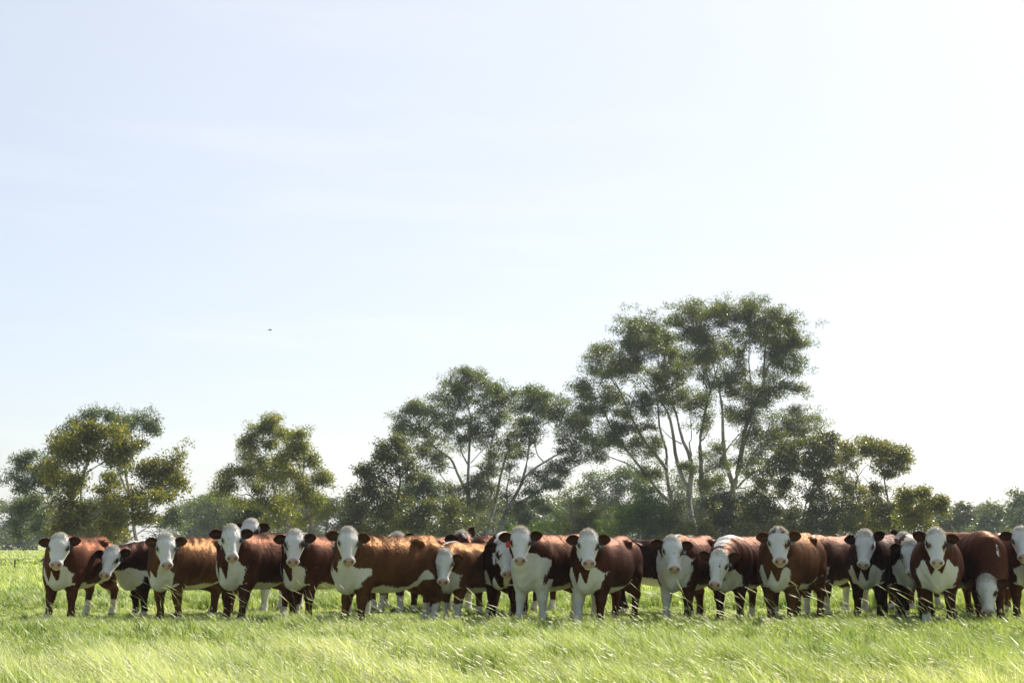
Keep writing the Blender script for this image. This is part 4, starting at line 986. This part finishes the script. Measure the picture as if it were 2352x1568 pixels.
tree('gum_tree', 'spreading pale trunked gum in the middle, second tallest tree', 112, C3,
 [([(1010, 1420), (1020, 1300), (990, 1100), (985, 1000), (993, 830), (1000, 600), (1006, 450), (960, 300), (930, 180)], 32, 6),
  ([(970, 1070), (900, 930), (840, 800), (740, 730), (620, 600), (540, 450), (490, 380)], 22, 4), ([(890, 1060), (800, 990), (750, 920), (760, 860)], 10, 3), ([(990, 860), (930, 740), (910, 600), (880, 500)], 12, 3), ([(1010, 840), (1100, 740), (1150, 690)], 7, 2), ([(880, 880), (740, 850), (640, 820)], 8, 2),
  ([(1150, 1440), (1170, 1330), (1210, 1200), (1250, 980), (1290, 830), (1330, 700), (1310, 560)], 30, 6), ([(1190, 1260), (1175, 1050), (1150, 930), (1170, 760), (1190, 600), (1130, 450)], 16, 4), ([(1150, 930), (1060, 860), (1000, 870)], 8, 3), ([(1180, 660), (1240, 440), (1280, 350)], 8, 2),
  ([(1250, 1400), (1290, 1290), (1330, 1210), (1390, 1100), (1440, 990), (1480, 830), (1500, 620), (1450, 480)], 40, 7), ([(1320, 1210), (1310, 1080), (1325, 990), (1350, 850)], 14, 4),
  ([(1450, 975), (1530, 900), (1620, 840), (1720, 780), (1800, 740), (1900, 640), (1960, 540)], 18, 3), ([(1360, 1200), (1520, 1110), (1700, 980), (1830, 900), (1930, 850), (2060, 800)], 18, 3), ([(1620, 840), (1560, 760), (1550, 600), (1620, 520), (1740, 450)], 9, 2), ([(1500, 700), (1540, 560), (1530, 430), (1560, 360)], 9, 2)],
 [(930, 90, 50, 35), (1000, 110, 70, 40), (1090, 120, 70, 40), (880, 130, 70, 40), (1150, 170, 60, 45), (830, 180, 80, 45), (960, 190, 110, 50), (1100, 220, 90, 50), (1190, 210, 60, 40), (780, 240, 70, 45), (880, 270, 90, 50), (1010, 290, 110, 50), (740, 310, 80, 50), (850, 360, 90, 50), (960, 370, 80, 45), (1090, 380, 80, 50), (1060, 300, 70, 40),
  (510, 320, 70, 40), (590, 360, 70, 40), (460, 380, 70, 45), (540, 400, 70, 40), (660, 380, 70, 50), (430, 460, 60, 45), (390, 540, 50, 40), (470, 510, 60, 40), (620, 470, 70, 45), (700, 480, 80, 45), (570, 560, 80, 45), (480, 590, 80, 40), (650, 560, 60, 35), (730, 620, 80, 45), (560, 680, 70, 40), (650, 700, 80, 40), (780, 560, 80, 40), (850, 530, 70, 40), (620, 770, 60, 40), (700, 780, 80, 50), (770, 800, 60, 40), (660, 860, 70, 40), (860, 440, 70, 40), (930, 480, 60, 40),
  (1270, 200, 60, 35), (1300, 270, 80, 50), (1380, 230, 70, 40), (1230, 300, 70, 45), (1370, 310, 80, 50), (1460, 270, 60, 35), (1540, 260, 60, 35), (1550, 320, 80, 45), (1480, 360, 70, 45), (1680, 310, 80, 40), (1740, 350, 70, 45), (1640, 370, 80, 45), (1790, 420, 60, 40), (1700, 440, 90, 45), (1580, 420, 80, 45), (1400, 400, 90, 45), (1290, 420, 80, 50), (1260, 520, 70, 50), (1370, 500, 90, 50), (1480, 490, 80, 45), (1190, 440, 50, 60), (1180, 560, 60, 40), (1100, 600, 70, 50), (1150, 670, 80, 50), (1250, 650, 60, 40), (1370, 600, 70, 50), (1340, 700, 70, 60), (1450, 680, 80, 50), (1540, 560, 80, 50), (1620, 500, 80, 50), (1500, 620, 70, 45), (1420, 770, 60, 40), (1310, 790, 50, 50), (1240, 780, 60, 50), (1320, 880, 90, 50), (1150, 860, 80, 60), (1100, 900, 60, 40), (1060, 960, 60, 60),
  (1000, 560, 50, 60), (960, 640, 50, 40), (930, 700, 80, 40), (1040, 470, 60, 40), (1850, 520, 80, 50), (1930, 470, 60, 50), (1900, 600, 90, 50), (1990, 600, 60, 60), (1800, 620, 70, 40), (1760, 560, 60, 40), (2010, 680, 50, 35), (1850, 700, 90, 40), (1960, 760, 80, 40), (2060, 780, 40, 25), (1870, 790, 90, 45), (1740, 860, 80, 45), (1790, 910, 70, 40), (1680, 880, 60, 50), (1900, 840, 70, 35), (1640, 980, 80, 40), (1700, 1010, 70, 40), (1580, 950, 60, 40), (1480, 1060, 80, 40), (1560, 1160, 60, 30), (1180, 1030, 70, 50), (1090, 1040, 70, 60), (1030, 1080, 80, 50), (900, 1080, 80, 50), (850, 1150, 90, 50), (960, 1180, 90, 50), (1080, 1160, 90, 50), (1130, 1250, 80, 60), (1020, 1260, 100, 60), (1240, 1090, 60, 50), (1370, 1000, 60, 40), (1400, 1250, 60, 40), (1450, 1300, 80, 40), (900, 1260, 90, 50), (1080, 1350, 110, 60), (800, 1080, 60, 40), (1470, 1330, 70, 30)],
 M_LEAF_GUM, M_BARK, 109, dens=7.5, leaf=(.19, .05), spread=.32, tone0=.45, tipv=.12)

C4 = (1262.3, 674.0, 2.65)
tree('giant_gum_tree', 'tallest tree, giant many trunked gum towering right of the centre', 118, C4,
 [([(885, 1500), (880, 1400), (865, 1300), (872, 1200), (882, 1110), (885, 1050), (868, 960), (832, 860), (815, 720), (770, 600), (730, 480)], 42, 7),
  ([(870, 1470), (790, 1330), (740, 1265), (690, 1220), (620, 1120), (520, 1000), (430, 880), (370, 760), (340, 640), (300, 560)], 26, 5), ([(810, 1470), (770, 1320), (745, 1200), (735, 1050), (745, 950), (700, 800), (690, 650), (680, 500)], 30, 5),
  ([(865, 1190), (820, 1090), (790, 960), (775, 850), (740, 720), (680, 620), (620, 560), (540, 450)], 24, 4), ([(735, 1060), (690, 990), (600, 880), (520, 720), (460, 560), (400, 480), (330, 400)], 20, 3),
  ([(955, 1490), (945, 1300), (935, 1180), (930, 1050), (922, 900), (950, 790), (990, 620), (1030, 480), (1050, 400)], 34, 5), ([(885, 980), (870, 900), (885, 860), (880, 700)], 9, 3), ([(920, 900), (960, 860), (1000, 770)], 10, 3), ([(830, 900), (760, 860), (700, 800)], 7, 3),
  ([(1110, 1480), (1100, 1330), (1112, 1180), (1088, 1090), (1062, 990), (1035, 860), (1020, 700), (1000, 560), (960, 430)], 36, 5), ([(1112, 1180), (1135, 1080), (1160, 950), (1180, 850), (1230, 690), (1280, 560), (1295, 400), (1310, 250)], 30, 5), ([(1150, 980), (1190, 860), (1215, 760), (1210, 600), (1192, 400), (1190, 220)], 16, 3),
  ([(1130, 1190), (1190, 1120), (1270, 1070), (1340, 1020), (1400, 980), (1470, 880)], 12, 3), ([(1030, 1030), (1070, 960), (1130, 880), (1180, 830)], 9, 3), ([(620, 1120), (500, 1040), (400, 1000), (300, 960), (220, 900)], 9, 2), ([(1290, 480), (1400, 360), (1470, 290)], 8, 2), ([(1250, 640), (1350, 580), (1440, 520), (1520, 500)], 7, 2), ([(430, 880), (330, 820), (240, 800)], 8, 2), ([(460, 560), (420, 490), (360, 460), (280, 430)], 6, 2), ([(1150, 1190), (1220, 1170), (1260, 1150)], 5, 2)],
 [(360, 310, 90, 45), (300, 350, 60, 50), (300, 430, 50, 30), (320, 520, 110, 50), (190, 570, 80, 40), (260, 620, 100, 50), (400, 570, 80, 50), (230, 720, 80, 50), (330, 700, 80, 50), (600, 170, 110, 60), (540, 230, 110, 70), (480, 300, 80, 70), (560, 350, 120, 70), (640, 280, 100, 70), (680, 170, 60, 50), (820, 150, 90, 60), (790, 220, 100, 70), (880, 190, 90, 70), (960, 150, 80, 60), (1010, 140, 60, 50), (1030, 230, 70, 60), (900, 300, 110, 80), (760, 370, 110, 80), (640, 430, 110, 60), (520, 440, 90, 50), (900, 450, 110, 80), (1000, 380, 80, 70),
  (1230, 100, 80, 50), (1180, 130, 80, 50), (1330, 140, 80, 60), (1430, 190, 70, 60), (1270, 200, 110, 60), (1370, 270, 110, 60), (1480, 280, 60, 60), (1230, 290, 90, 50), (1530, 310, 40, 30), (1440, 360, 80, 50), (1500, 430, 60, 50), (1340, 420, 100, 60), (1330, 510, 90, 50), (1100, 320, 60, 60), (1130, 400, 50, 60), (1420, 580, 80, 40), (1240, 600, 90, 60), (1150, 640, 90, 70), (1180, 740, 90, 50), (1300, 640, 80, 50), (1060, 560, 70, 70), (960, 560, 60, 60), (880, 600, 90, 70), (900, 680, 80, 60), (760, 620, 80, 60), (560, 640, 80, 60), (620, 700, 90, 50), (500, 790, 70, 50), (560, 900, 80, 50), (400, 850, 80, 60), (320, 900, 60, 40), (440, 920, 70, 40), (1080, 720, 60, 50), (960, 770, 50, 60), (1000, 950, 60, 40), (980, 1060, 90, 60), (1000, 1140, 80, 60), (940, 1170, 70, 50), (660, 1060, 60, 40), (660, 1110, 50, 30), (1200, 930, 60, 50), (1330, 880, 90, 60), (1380, 770, 90, 50), (1500, 770, 80, 50), (1540, 820, 60, 40), (1420, 850, 60, 40), (1260, 1000, 70, 50), (1350, 960, 60, 40), (1190, 1050, 60, 50), (230, 870, 40, 40), (170, 790, 60, 50), (460, 680, 60, 50), (700, 560, 70, 50), (420, 390, 40, 60), (640, 780, 60, 40), (620, 960, 50, 40), (1420, 480, 60, 40), (840, 480, 70, 60), (700, 480, 70, 60), (1060, 130, 60, 40), (880, 1050, 40, 50), (1490, 870, 40, 30), (690, 900, 40, 40), (1120, 520, 60, 50)],
 M_LEAF_GUM, M_BARK, 110, dens=8.4, M=66, leaf=(.19, .055), spread=.34, tone0=.32, tipv=.16)
for sd, lab, cl, lm in ((111, 'feathery green bush low between the middle gum and the giant gum', [(560, 1230, 110, 50), (500, 1290, 90, 60), (630, 1290, 100, 60), (450, 1360, 80, 60), (560, 1360, 120, 60), (680, 1370, 90, 60), (520, 1430, 130, 50), (660, 1440, 110, 50), (440, 1430, 80, 50)], M_LEAF_BUSH),
                        (112, 'green bush standing right behind the dark trunk of the giant gum', [(1040, 1230, 80, 50), (1000, 1300, 80, 60), (1090, 1290, 80, 60), (1180, 1260, 60, 50), (1010, 1380, 100, 60), (1120, 1380, 100, 60), (1210, 1340, 80, 60), (1030, 1450, 120, 50), (1180, 1440, 110, 60), (1280, 1420, 90, 60), (1320, 1460, 90, 50)], M_LEAF_DARK),
                        (113, 'small yellow green rounded tree with bare twigs left of the feathery bush', [(190, 1260, 70, 35), (240, 1340, 90, 40), (190, 1380, 60, 40), (300, 1370, 60, 50), (250, 1410, 110, 50), (330, 1430, 60, 50), (150, 1440, 80, 50)], M_LEAF_YEL),
                        (114, 'bright green low bush behind the white legged cow with red tag', [(50, 1410, 80, 40), (-20, 1430, 70, 40), (100, 1450, 60, 40), (-120, 1430, 60, 40), (-200, 1440, 60, 40), (-250, 1410, 50, 50)], M_LEAF_BUSH),
                        (115, 'dark bush filling the gap under the giant gum left trunks', [(780, 1260, 40, 50), (740, 1400, 60, 60), (840, 1420, 60, 50), (920, 1400, 50, 50), (800, 1460, 110, 40), (930, 1470, 60, 40)], M_LEAF_OLIVE)):
    b = cl[0]; tree('bush', lab, 100 + sd % 5 * 3, C4, [([(b[0], 1500), (b[0] + 8, 1420), (b[0], b[1] + 40)], 12, 4), ([(b[0] + 5, 1440), (b[0] + 60, 1380)], 6, 2)], cl, lm, M_BARKD, sd, dens=8, leaf=(.17, .05), tone0=.45, cat='bush')
tree('hazy_gum_tree', 'hazy broad gum in the distance behind the gap between the two big gums', 190, C4,
 [([(420, 1480), (400, 1300), (440, 1180)], 24, 8), ([(400, 1300), (330, 1200)], 12, 4), ([(560, 1450), (570, 1250), (600, 1150)], 16, 5), ([(250, 1460), (260, 1330), (230, 1250)], 14, 4)],
 [(450, 1080, 80, 40), (530, 1090, 90, 40), (400, 1120, 90, 45), (500, 1140, 100, 45), (330, 1150, 80, 40), (280, 1180, 60, 35), (420, 1200, 100, 45), (580, 1140, 70, 45), (200, 1220, 80, 40), (300, 1240, 90, 45), (150, 1270, 70, 40), (380, 1290, 90, 50), (120, 1330, 90, 50), (250, 1320, 80, 50), (450, 1340, 90, 60), (60, 1390, 90, 50), (380, 1400, 110, 60), (640, 1180, 70, 50), (820, 1130, 60, 50), (800, 1200, 60, 50), (770, 1290, 50, 60), (180, 1400, 100, 60)], M_LEAF_GREY, M_BARKM, 116, dens=2.2, M=34, leaf=(.36, .13), spread=.55, tone0=.55)
tree('bare_branch_tree', 'thin leafless spreading tree beside the pale trunks of the middle gum', 106, C3,
 [([(1830, 1400), (1760, 1310), (1690, 1240), (1620, 1190), (1560, 1120), (1520, 1080)], 10, 2), ([(1690, 1240), (1640, 1230), (1580, 1250)], 5, 2), ([(1620, 1190), (1640, 1110), (1680, 1050), (1720, 1010)], 5, 1), ([(1870, 1320), (1840, 1180), (1800, 1060), (1760, 1000)], 8, 2), ([(1860, 1250), (1850, 1100), (1840, 990)], 5, 1), ([(1990, 1360), (1900, 1280), (1820, 1220)], 7, 2), ([(1560, 1120), (1500, 1130), (1440, 1180)], 4, 1)],
 [(1530, 1080, 30, 15), (1450, 1180, 30, 15), (1720, 1010, 25, 12), (1600, 1230, 40, 20)], M_LEAF_GREY, M_BARKD, 117, dens=5, tone0=.5)

C5 = (1722.6, 947.5, 3.737)
tree('dark_gum_tree', 'dark dense tree just right of the giant gum', 96, C5,
 [([(470, 1150), (480, 1000), (540, 850), (560, 700), (600, 560), (640, 430)], 26, 5), ([(440, 1150), (470, 950), (510, 760), (520, 640), (480, 500)], 20, 4), ([(530, 1150), (540, 950), (600, 830), (700, 760)], 16, 4), ([(420, 1100), (390, 900), (300, 760), (200, 650)], 12, 3), ([(620, 500), (760, 420), (850, 380)], 9, 2), ([(600, 560), (700, 470), (800, 450)], 6, 2)],
 [(480, 250, 110, 50), (420, 290, 90, 50), (640, 210, 90, 45), (700, 190, 70, 35), (760, 260, 80, 50), (300, 350, 80, 50), (450, 370, 130, 60), (620, 330, 120, 60), (700, 400, 100, 60), (300, 460, 90, 60), (160, 500, 90, 40), (440, 480, 120, 60), (600, 470, 110, 60), (200, 600, 110, 60), (380, 590, 130, 60), (620, 590, 110, 60), (140, 720, 90, 50), (300, 720, 120, 60), (640, 740, 100, 60), (200, 830, 120, 60), (60, 850, 80, 60), (400, 850, 100, 60), (700, 860, 110, 60), (800, 900, 110, 60), (100, 950, 120, 50), (300, 950, 120, 50), (560, 950, 120, 50), (760, 560, 60, 60), (820, 640, 60, 60), (250, 400, 60, 50), (560, 820, 60, 50), (450, 1010, 150, 50), (150, 1010, 150, 50), (700, 1000, 150, 50)],
 M_LEAF_DARK, M_BARKM, 118, dens=8.5, leaf=(.18, .07), tone0=.4, tipv=.25)
tree('gum_tree', 'olive gum with flat feathery top and two thin bare stems, right of the dark tree', 100, C5,
 [([(1010, 1150), (1000, 950), (990, 790), (960, 640), (985, 540), (950, 470), (910, 420)], 20, 4), ([(1200, 1150), (1195, 950), (1190, 790), (1165, 620), (1150, 520), (1110, 460), (1060, 400)], 20, 4), ([(1160, 580), (1140, 450), (1130, 370)], 10, 3), ([(1165, 520), (1200, 440), (1260, 380)], 7, 2), ([(1150, 800), (1080, 690), (1000, 580), (960, 540)], 8, 3), ([(985, 540), (1020, 480), (1060, 430)], 7, 2), ([(1200, 740), (1260, 660), (1360, 640)], 4, 1)],
 [(860, 270, 80, 50), (940, 310, 80, 50), (820, 380, 80, 60), (900, 420, 80, 50), (1060, 300, 80, 50), (1030, 370, 80, 50), (1180, 310, 80, 45), (1300, 310, 70, 50), (1370, 380, 50, 40), (1210, 390, 100, 50), (1310, 450, 70, 35), (1150, 460, 80, 40), (850, 540, 70, 60), (880, 640, 60, 50), (1200, 530, 60, 30), (1010, 720, 80, 60), (1100, 660, 70, 50), (1100, 830, 120, 60), (1200, 780, 100, 50), (1300, 850, 80, 60), (1000, 900, 120, 60), (1220, 900, 120, 60), (980, 260, 60, 35), (1110, 370, 70, 40), (860, 760, 60, 50), (960, 830, 70, 50), (1060, 960, 120, 40), (1180, 980, 120, 40), (900, 980, 100, 50)],
 M_LEAF_OLIVE, M_BARKM, 119, dens=8, leaf=(.18, .07), tone0=.42, tipv=.2)
tree('small_gum_tree', 'small open gum with leaning dark stem, last of the near trees on the right', 88, C5,
 [([(1420, 1100), (1440, 980), (1425, 930), (1400, 870), (1370, 800)], 22, 6), ([(1430, 950), (1470, 880), (1500, 820)], 10, 3), ([(1400, 860), (1480, 800), (1560, 820)], 8, 2), ([(1390, 860), (1400, 760), (1430, 690)], 8, 2)],
 [(1430, 690, 80, 40), (1390, 720, 60, 40), (1490, 690, 40, 30), (1590, 760, 50, 45), (1540, 830, 70, 35), (1450, 790, 80, 40), (1480, 880, 60, 30), (1370, 850, 70, 45), (1330, 780, 60, 40), (1620, 830, 30, 30), (1340, 920, 60, 40), (1560, 900, 50, 25), (1640, 750, 20, 15), (1500, 950, 70, 40)], M_LEAF_OLIVE, M_BARKD, 120, dens=6.5, leaf=(.17, .07), tone0=.5, tipv=.2)
tree('hazy_gum_tree', 'hazy dome shaped gum on the right horizon', 185, C5,
 [([(1810, 1150), (1815, 1000), (1800, 920)], 16, 6), ([(1815, 1000), (1860, 930)], 8, 3)], [(1810, 820, 70, 35), (1760, 850, 70, 35), (1860, 850, 60, 35), (1720, 890, 60, 35), (1900, 890, 50, 40), (1710, 940, 70, 40), (1850, 900, 80, 30), (1780, 970, 90, 40), (1890, 960, 70, 40), (1680, 1000, 90, 50), (1820, 1030, 120, 40), (1600, 990, 80, 50), (1570, 930, 50, 40)], M_LEAF_DARK, M_BARKM, 121, dens=2.6, M=34, leaf=(.34, .13), spread=.5, tone0=.4)
tree('hazy_gum_tree', 'hazy tall gum clump cut by the right edge of the picture', 175, C5,
 [([(2120, 1150), (2110, 1000), (2100, 880)], 16, 6), ([(2300, 1150), (2300, 950), (2330, 780)], 16, 6), ([(2000, 1150), (2010, 950), (2000, 870)], 10, 3)],
 [(2320, 700, 50, 35), (2370, 760, 70, 50), (2240, 800, 60, 35), (2300, 830, 80, 45), (2130, 810, 60, 30), (2060, 850, 60, 30), (2180, 850, 80, 40), (2100, 900, 80, 40), (2000, 890, 50, 35), (2250, 900, 90, 50), (2360, 880, 80, 60), (2040, 960, 90, 40), (2180, 970, 100, 50), (2320, 980, 100, 50), (1980, 1020, 90, 40), (2120, 1040, 120, 40), (2300, 1060, 120, 40), (2420, 700, 60, 50), (2420, 820, 70, 60), (2430, 950, 80, 60)], M_LEAF_GREY, M_BARKM, 122, dens=2.2, M=34, leaf=(.34, .13), spread=.5, tone0=.4)

# the far belt of trees that closes the paddock: four kinds, copied along the belt
def far_proto(seed, w, h, lab):
    rng = np.random.default_rng(seed); cl = []; lim = []
    s = 1.0; C = (0., 0., 1.); Y = 230; k = F / Y     # px per metre
    x0 = 1176.; y0 = HORIZON
    for i in range(26):
        a = rng.uniform(-1, 1); t = rng.uniform(0, 1) ** .6
        cl.append((x0 + a * w * k * .5 * (1 - .25 * t), y0 - h * k * (.14 + .8 * t * (1 - .35 * a * a)), rng.uniform(1., 1.9) * k, rng.uniform(.6, 1.1) * k))
    for i in range(14):
        cl.append((x0 + rng.uniform(-1, 1) * w * k * .55, y0 - h * k * rng.uniform(.03, .22), rng.uniform(1.2, 2.) * k, rng.uniform(.6, 1.) * k))
    for i in range(4):
        xs = x0 + (i - 1.5) * w * .16 * k
        lim.append(([(x0 + (i - 1.5) * w * .10 * k, y0 + 5), (xs, y0 - h * .3 * k), (xs + rng.uniform(-1, 1) * k, y0 - h * .7 * k)], .5 * k, .15 * k))
    return tree('distant_gum_tree', lab, Y, C, lim, cl, M_LEAF_GREY, M_BARKM, seed, dens=1.6, M=30, leaf=(.45, .18), spread=.62, tone0=.5, group='far belt of trees beyond the paddock')
protos = [far_proto(200 + i, w, h, 'hazy distant gum in the far belt of trees closing the paddock') for i, (w, h) in enumerate(((11, 8.5), (14, 7), (9, 10), (13, 8)))]
rng = np.random.default_rng(77)
spots_ = []
for i in range(30):
    x = -112 + i * 7.9 + rng.uniform(-2, 2); y = 222 + rng.uniform(-4, 30)
    spots_.append((x / y, x, y))
spots_.sort()
ORD = 'first second third fourth fifth sixth seventh eighth ninth tenth eleventh twelfth thirteenth fourteenth fifteenth sixteenth seventeenth eighteenth nineteenth twentieth'.split()
ORD += ['twenty-' + o_ for o_ in ORD[:9]] + ['thirtieth']
def behind(px):
    for lim_, nm in ((25, 'by the left edge of the picture'), (420, 'behind the old gnarled gum and bushy tree'), (500, 'behind the hazy stout gum'), (770, 'behind the two crowned gum'), (900, 'behind the dark tree left of the middle gum'), (1240, 'behind the middle gum'), (1450, 'in the gap between the two big gums'), (1720, 'behind the giant gum'), (2110, 'behind the dark trees right of the giant gum'), (2240, 'below the hazy dome shaped gum'), (9999, 'at the right edge of the picture')):
        if px < lim_: return nm
used_ = set()
for i, (_, x, y) in enumerate(spots_):
    j = i % 4; p_ = protos[j]
    if j not in used_: o = p_; used_.add(j)
    else:
        o = p_.copy(); COL.objects.link(o)
        for ch in [q for q in p_.children]:
            c2 = ch.copy(); COL.objects.link(c2); c2.parent = o
    sc_ = rng.uniform(.68, .98); o.location = (x, y, 0); o.rotation_euler = (0, 0, rng.uniform(0, 6.28)); o.scale = (sc_ * 1.3, sc_ * 1.3, sc_)
    o['label'] = ORD[i] + ' far belt gum from left, ' + behind(1176 + F * x / y)

# ------------------------------------------------------------------ fence posts and a bird
M_POST = simple_mat('rusty_steel', (.16, .075, .05), .7, (.10, .05, .035)); M_WIRE = simple_mat('fence_wire', (.30, .30, .29), .5, (.2, .2, .2))
def star_post(name, label, x, y, h, group=None, rw=.03):
    """three winged steel post with a slanted top"""
    V = []; Q = []
    for a in (0, 2.09, 4.19):
        d = np.array([math.cos(a + .4), math.sin(a + .4), 0]); n_ = np.array([-d[1], d[0], 0]) * .006
        b = len(V)
        for z in (-.2, h - .02, h):
            k = 1 if z < h - .01 else .6
            V += [n_ + [0, 0, z], d * rw * k + n_ + [0, 0, z], d * rw * k - n_ + [0, 0, z], -n_ + [0, 0, z]]
        for l in (0, 4):
            for i in range(4): Q.append([b + l + i, b + l + (i + 1) % 4, b + l + 4 + (i + 1) % 4, b + l + 4 + i])
        Q.append([b + 8, b + 9, b + 10, b + 11])
    o = mk(name, np.array(V), [np.array(Q)], M_POST, smooth=False); o.location = (x, y, float(ghost(x, y)))
    return tag(o, label, 'post', group)
def at_ground(px, py): Y = CAM_H * F / (py - HORIZON); return float(P(px, py, Y)[0]), Y
gx, gy = at_ground(33, 1306); star_post('fence_post', 'single dark steel post standing in the open paddock at far left', gx, gy, .42, rw=.045)
gx, gy = at_ground(494, 1301); star_post('fence_post', 'single steel post seen between the ginger cow tail and the tag 158 cow', gx, gy, .9, rw=.045)
fx = [-4, 16, 72, 128, 186, 242, 470, 1248, 1800]
fence = empty('wire_fence', (0, 0, 0)); tag(fence, 'low wire fence with thin steel posts across the far paddock', 'fence')
GY = 196.
for i in range(30):
    px = -60 + i * 56.5; x = float(P(px, 1262, GY)[0]); h = 1.0
    p_ = star_post('post', None, x, GY, h, rw=.13); del p_['category']; p_.parent = fence
for k, zz in enumerate((.45, .85)):
    xs = np.linspace(-85, 85, 60); Pt = np.stack([xs, np.full(60, GY - .1), ghost(xs, np.full(60, GY)) + zz], -1)[None]
    v_, q_ = tubes(Pt, np.full((1, 60), .011), 3); mk('wire', v_, [q_], M_WIRE, fence)

def bird():
    c = P(620, 758, 62); root = empty('flying_bird', c, .4); tag(root, 'tiny dark bird flying high on the left of the sky', 'bird')
    M = simple_mat('dark_feathers', (.03, .028, .026), .6, (.06, .05, .045))
    sp = np.array([[(-.09 + .18 * t), 0, .012 * math.sin(t * 3)] for t in np.linspace(0, 1, 9)])
    r = np.array([.003, .012, .017, .022, .024, .021, .016, .015, .004])
    v, q = tubes(sp[None], r[None], 8); parts_v = [v]; parts_q = [q]; off = len(v)
    for sgn in (1, -1):
        n = 9; le = []; te = []
        for i in range(n):
            t = i / (n - 1); y_ = sgn * (.012 + .15 * t); z_ = .012 + (.075 if sgn > 0 else .05) * t - .03 * t * t
            le.append([.045 - .03 * t * t, y_, z_]); te.append([-.025 + .01 * t - .005 * (i % 2), y_, z_ - .006])
        W = np.array(le + te + [[a[0], a[1], a[2] - .003] for a in le + te]); i = np.arange(n - 1)
        f = np.stack([i, i + 1, i + 1 + n, i + n], -1); g = f[:, ::-1] + 2 * n
        e1 = np.stack([i, i + 1, i + 1 + 2 * n, i + 2 * n], -1); e2 = np.stack([i + n, i + 1 + n, i + 1 + 3 * n, i + 3 * n], -1)
        parts_v.append(W); parts_q.append(np.vstack([f, g, e1, e2]) + off); off += len(W)
    T = np.array([[-.08, -.006, .01], [-.08, .006, .01], [-.14, .024, .008], [-.14, -.024, .008]]); T = np.vstack([T, T - [0, 0, .003]])
    parts_v.append(T); parts_q.append(np.array([[0, 1, 2, 3], [7, 6, 5, 4], [0, 3, 7, 4], [1, 2, 6, 5], [3, 2, 6, 7]]) + off)
    mk('body', np.vstack(parts_v), [np.vstack(parts_q)], M, root)
bird()

# ------------------------------------------------------------------ morning haze
def haze():
    m, nt, out = mat('haze_air'); v = nt.nodes.new('ShaderNodeVolumePrincipled')
    v.inputs['Color'].default_value = (.80, .88, 1, 1); v.inputs['Density'].default_value = HAZE; v.inputs['Anisotropy'].default_value = .1
    nt.links.new(v.outputs[0], out.inputs['Volume'])
    x, y0, y1, z0, z1 = 1500., -120., 1500., -1.5, 34.
    V = [(a, b, c) for a in (-x, x) for b in (y0, y1) for c in (z0, z1)]
    Q = [(0, 1, 3, 2), (4, 6, 7, 5), (0, 4, 5, 1), (2, 3, 7, 6), (0, 2, 6, 4), (1, 5, 7, 3)]
    o = mk('haze', np.array(V), [np.array(Q)], m, smooth=False)
    tag(o, 'pale morning haze over the whole paddock', 'haze', kind='stuff')
HAZE = .00028
haze()
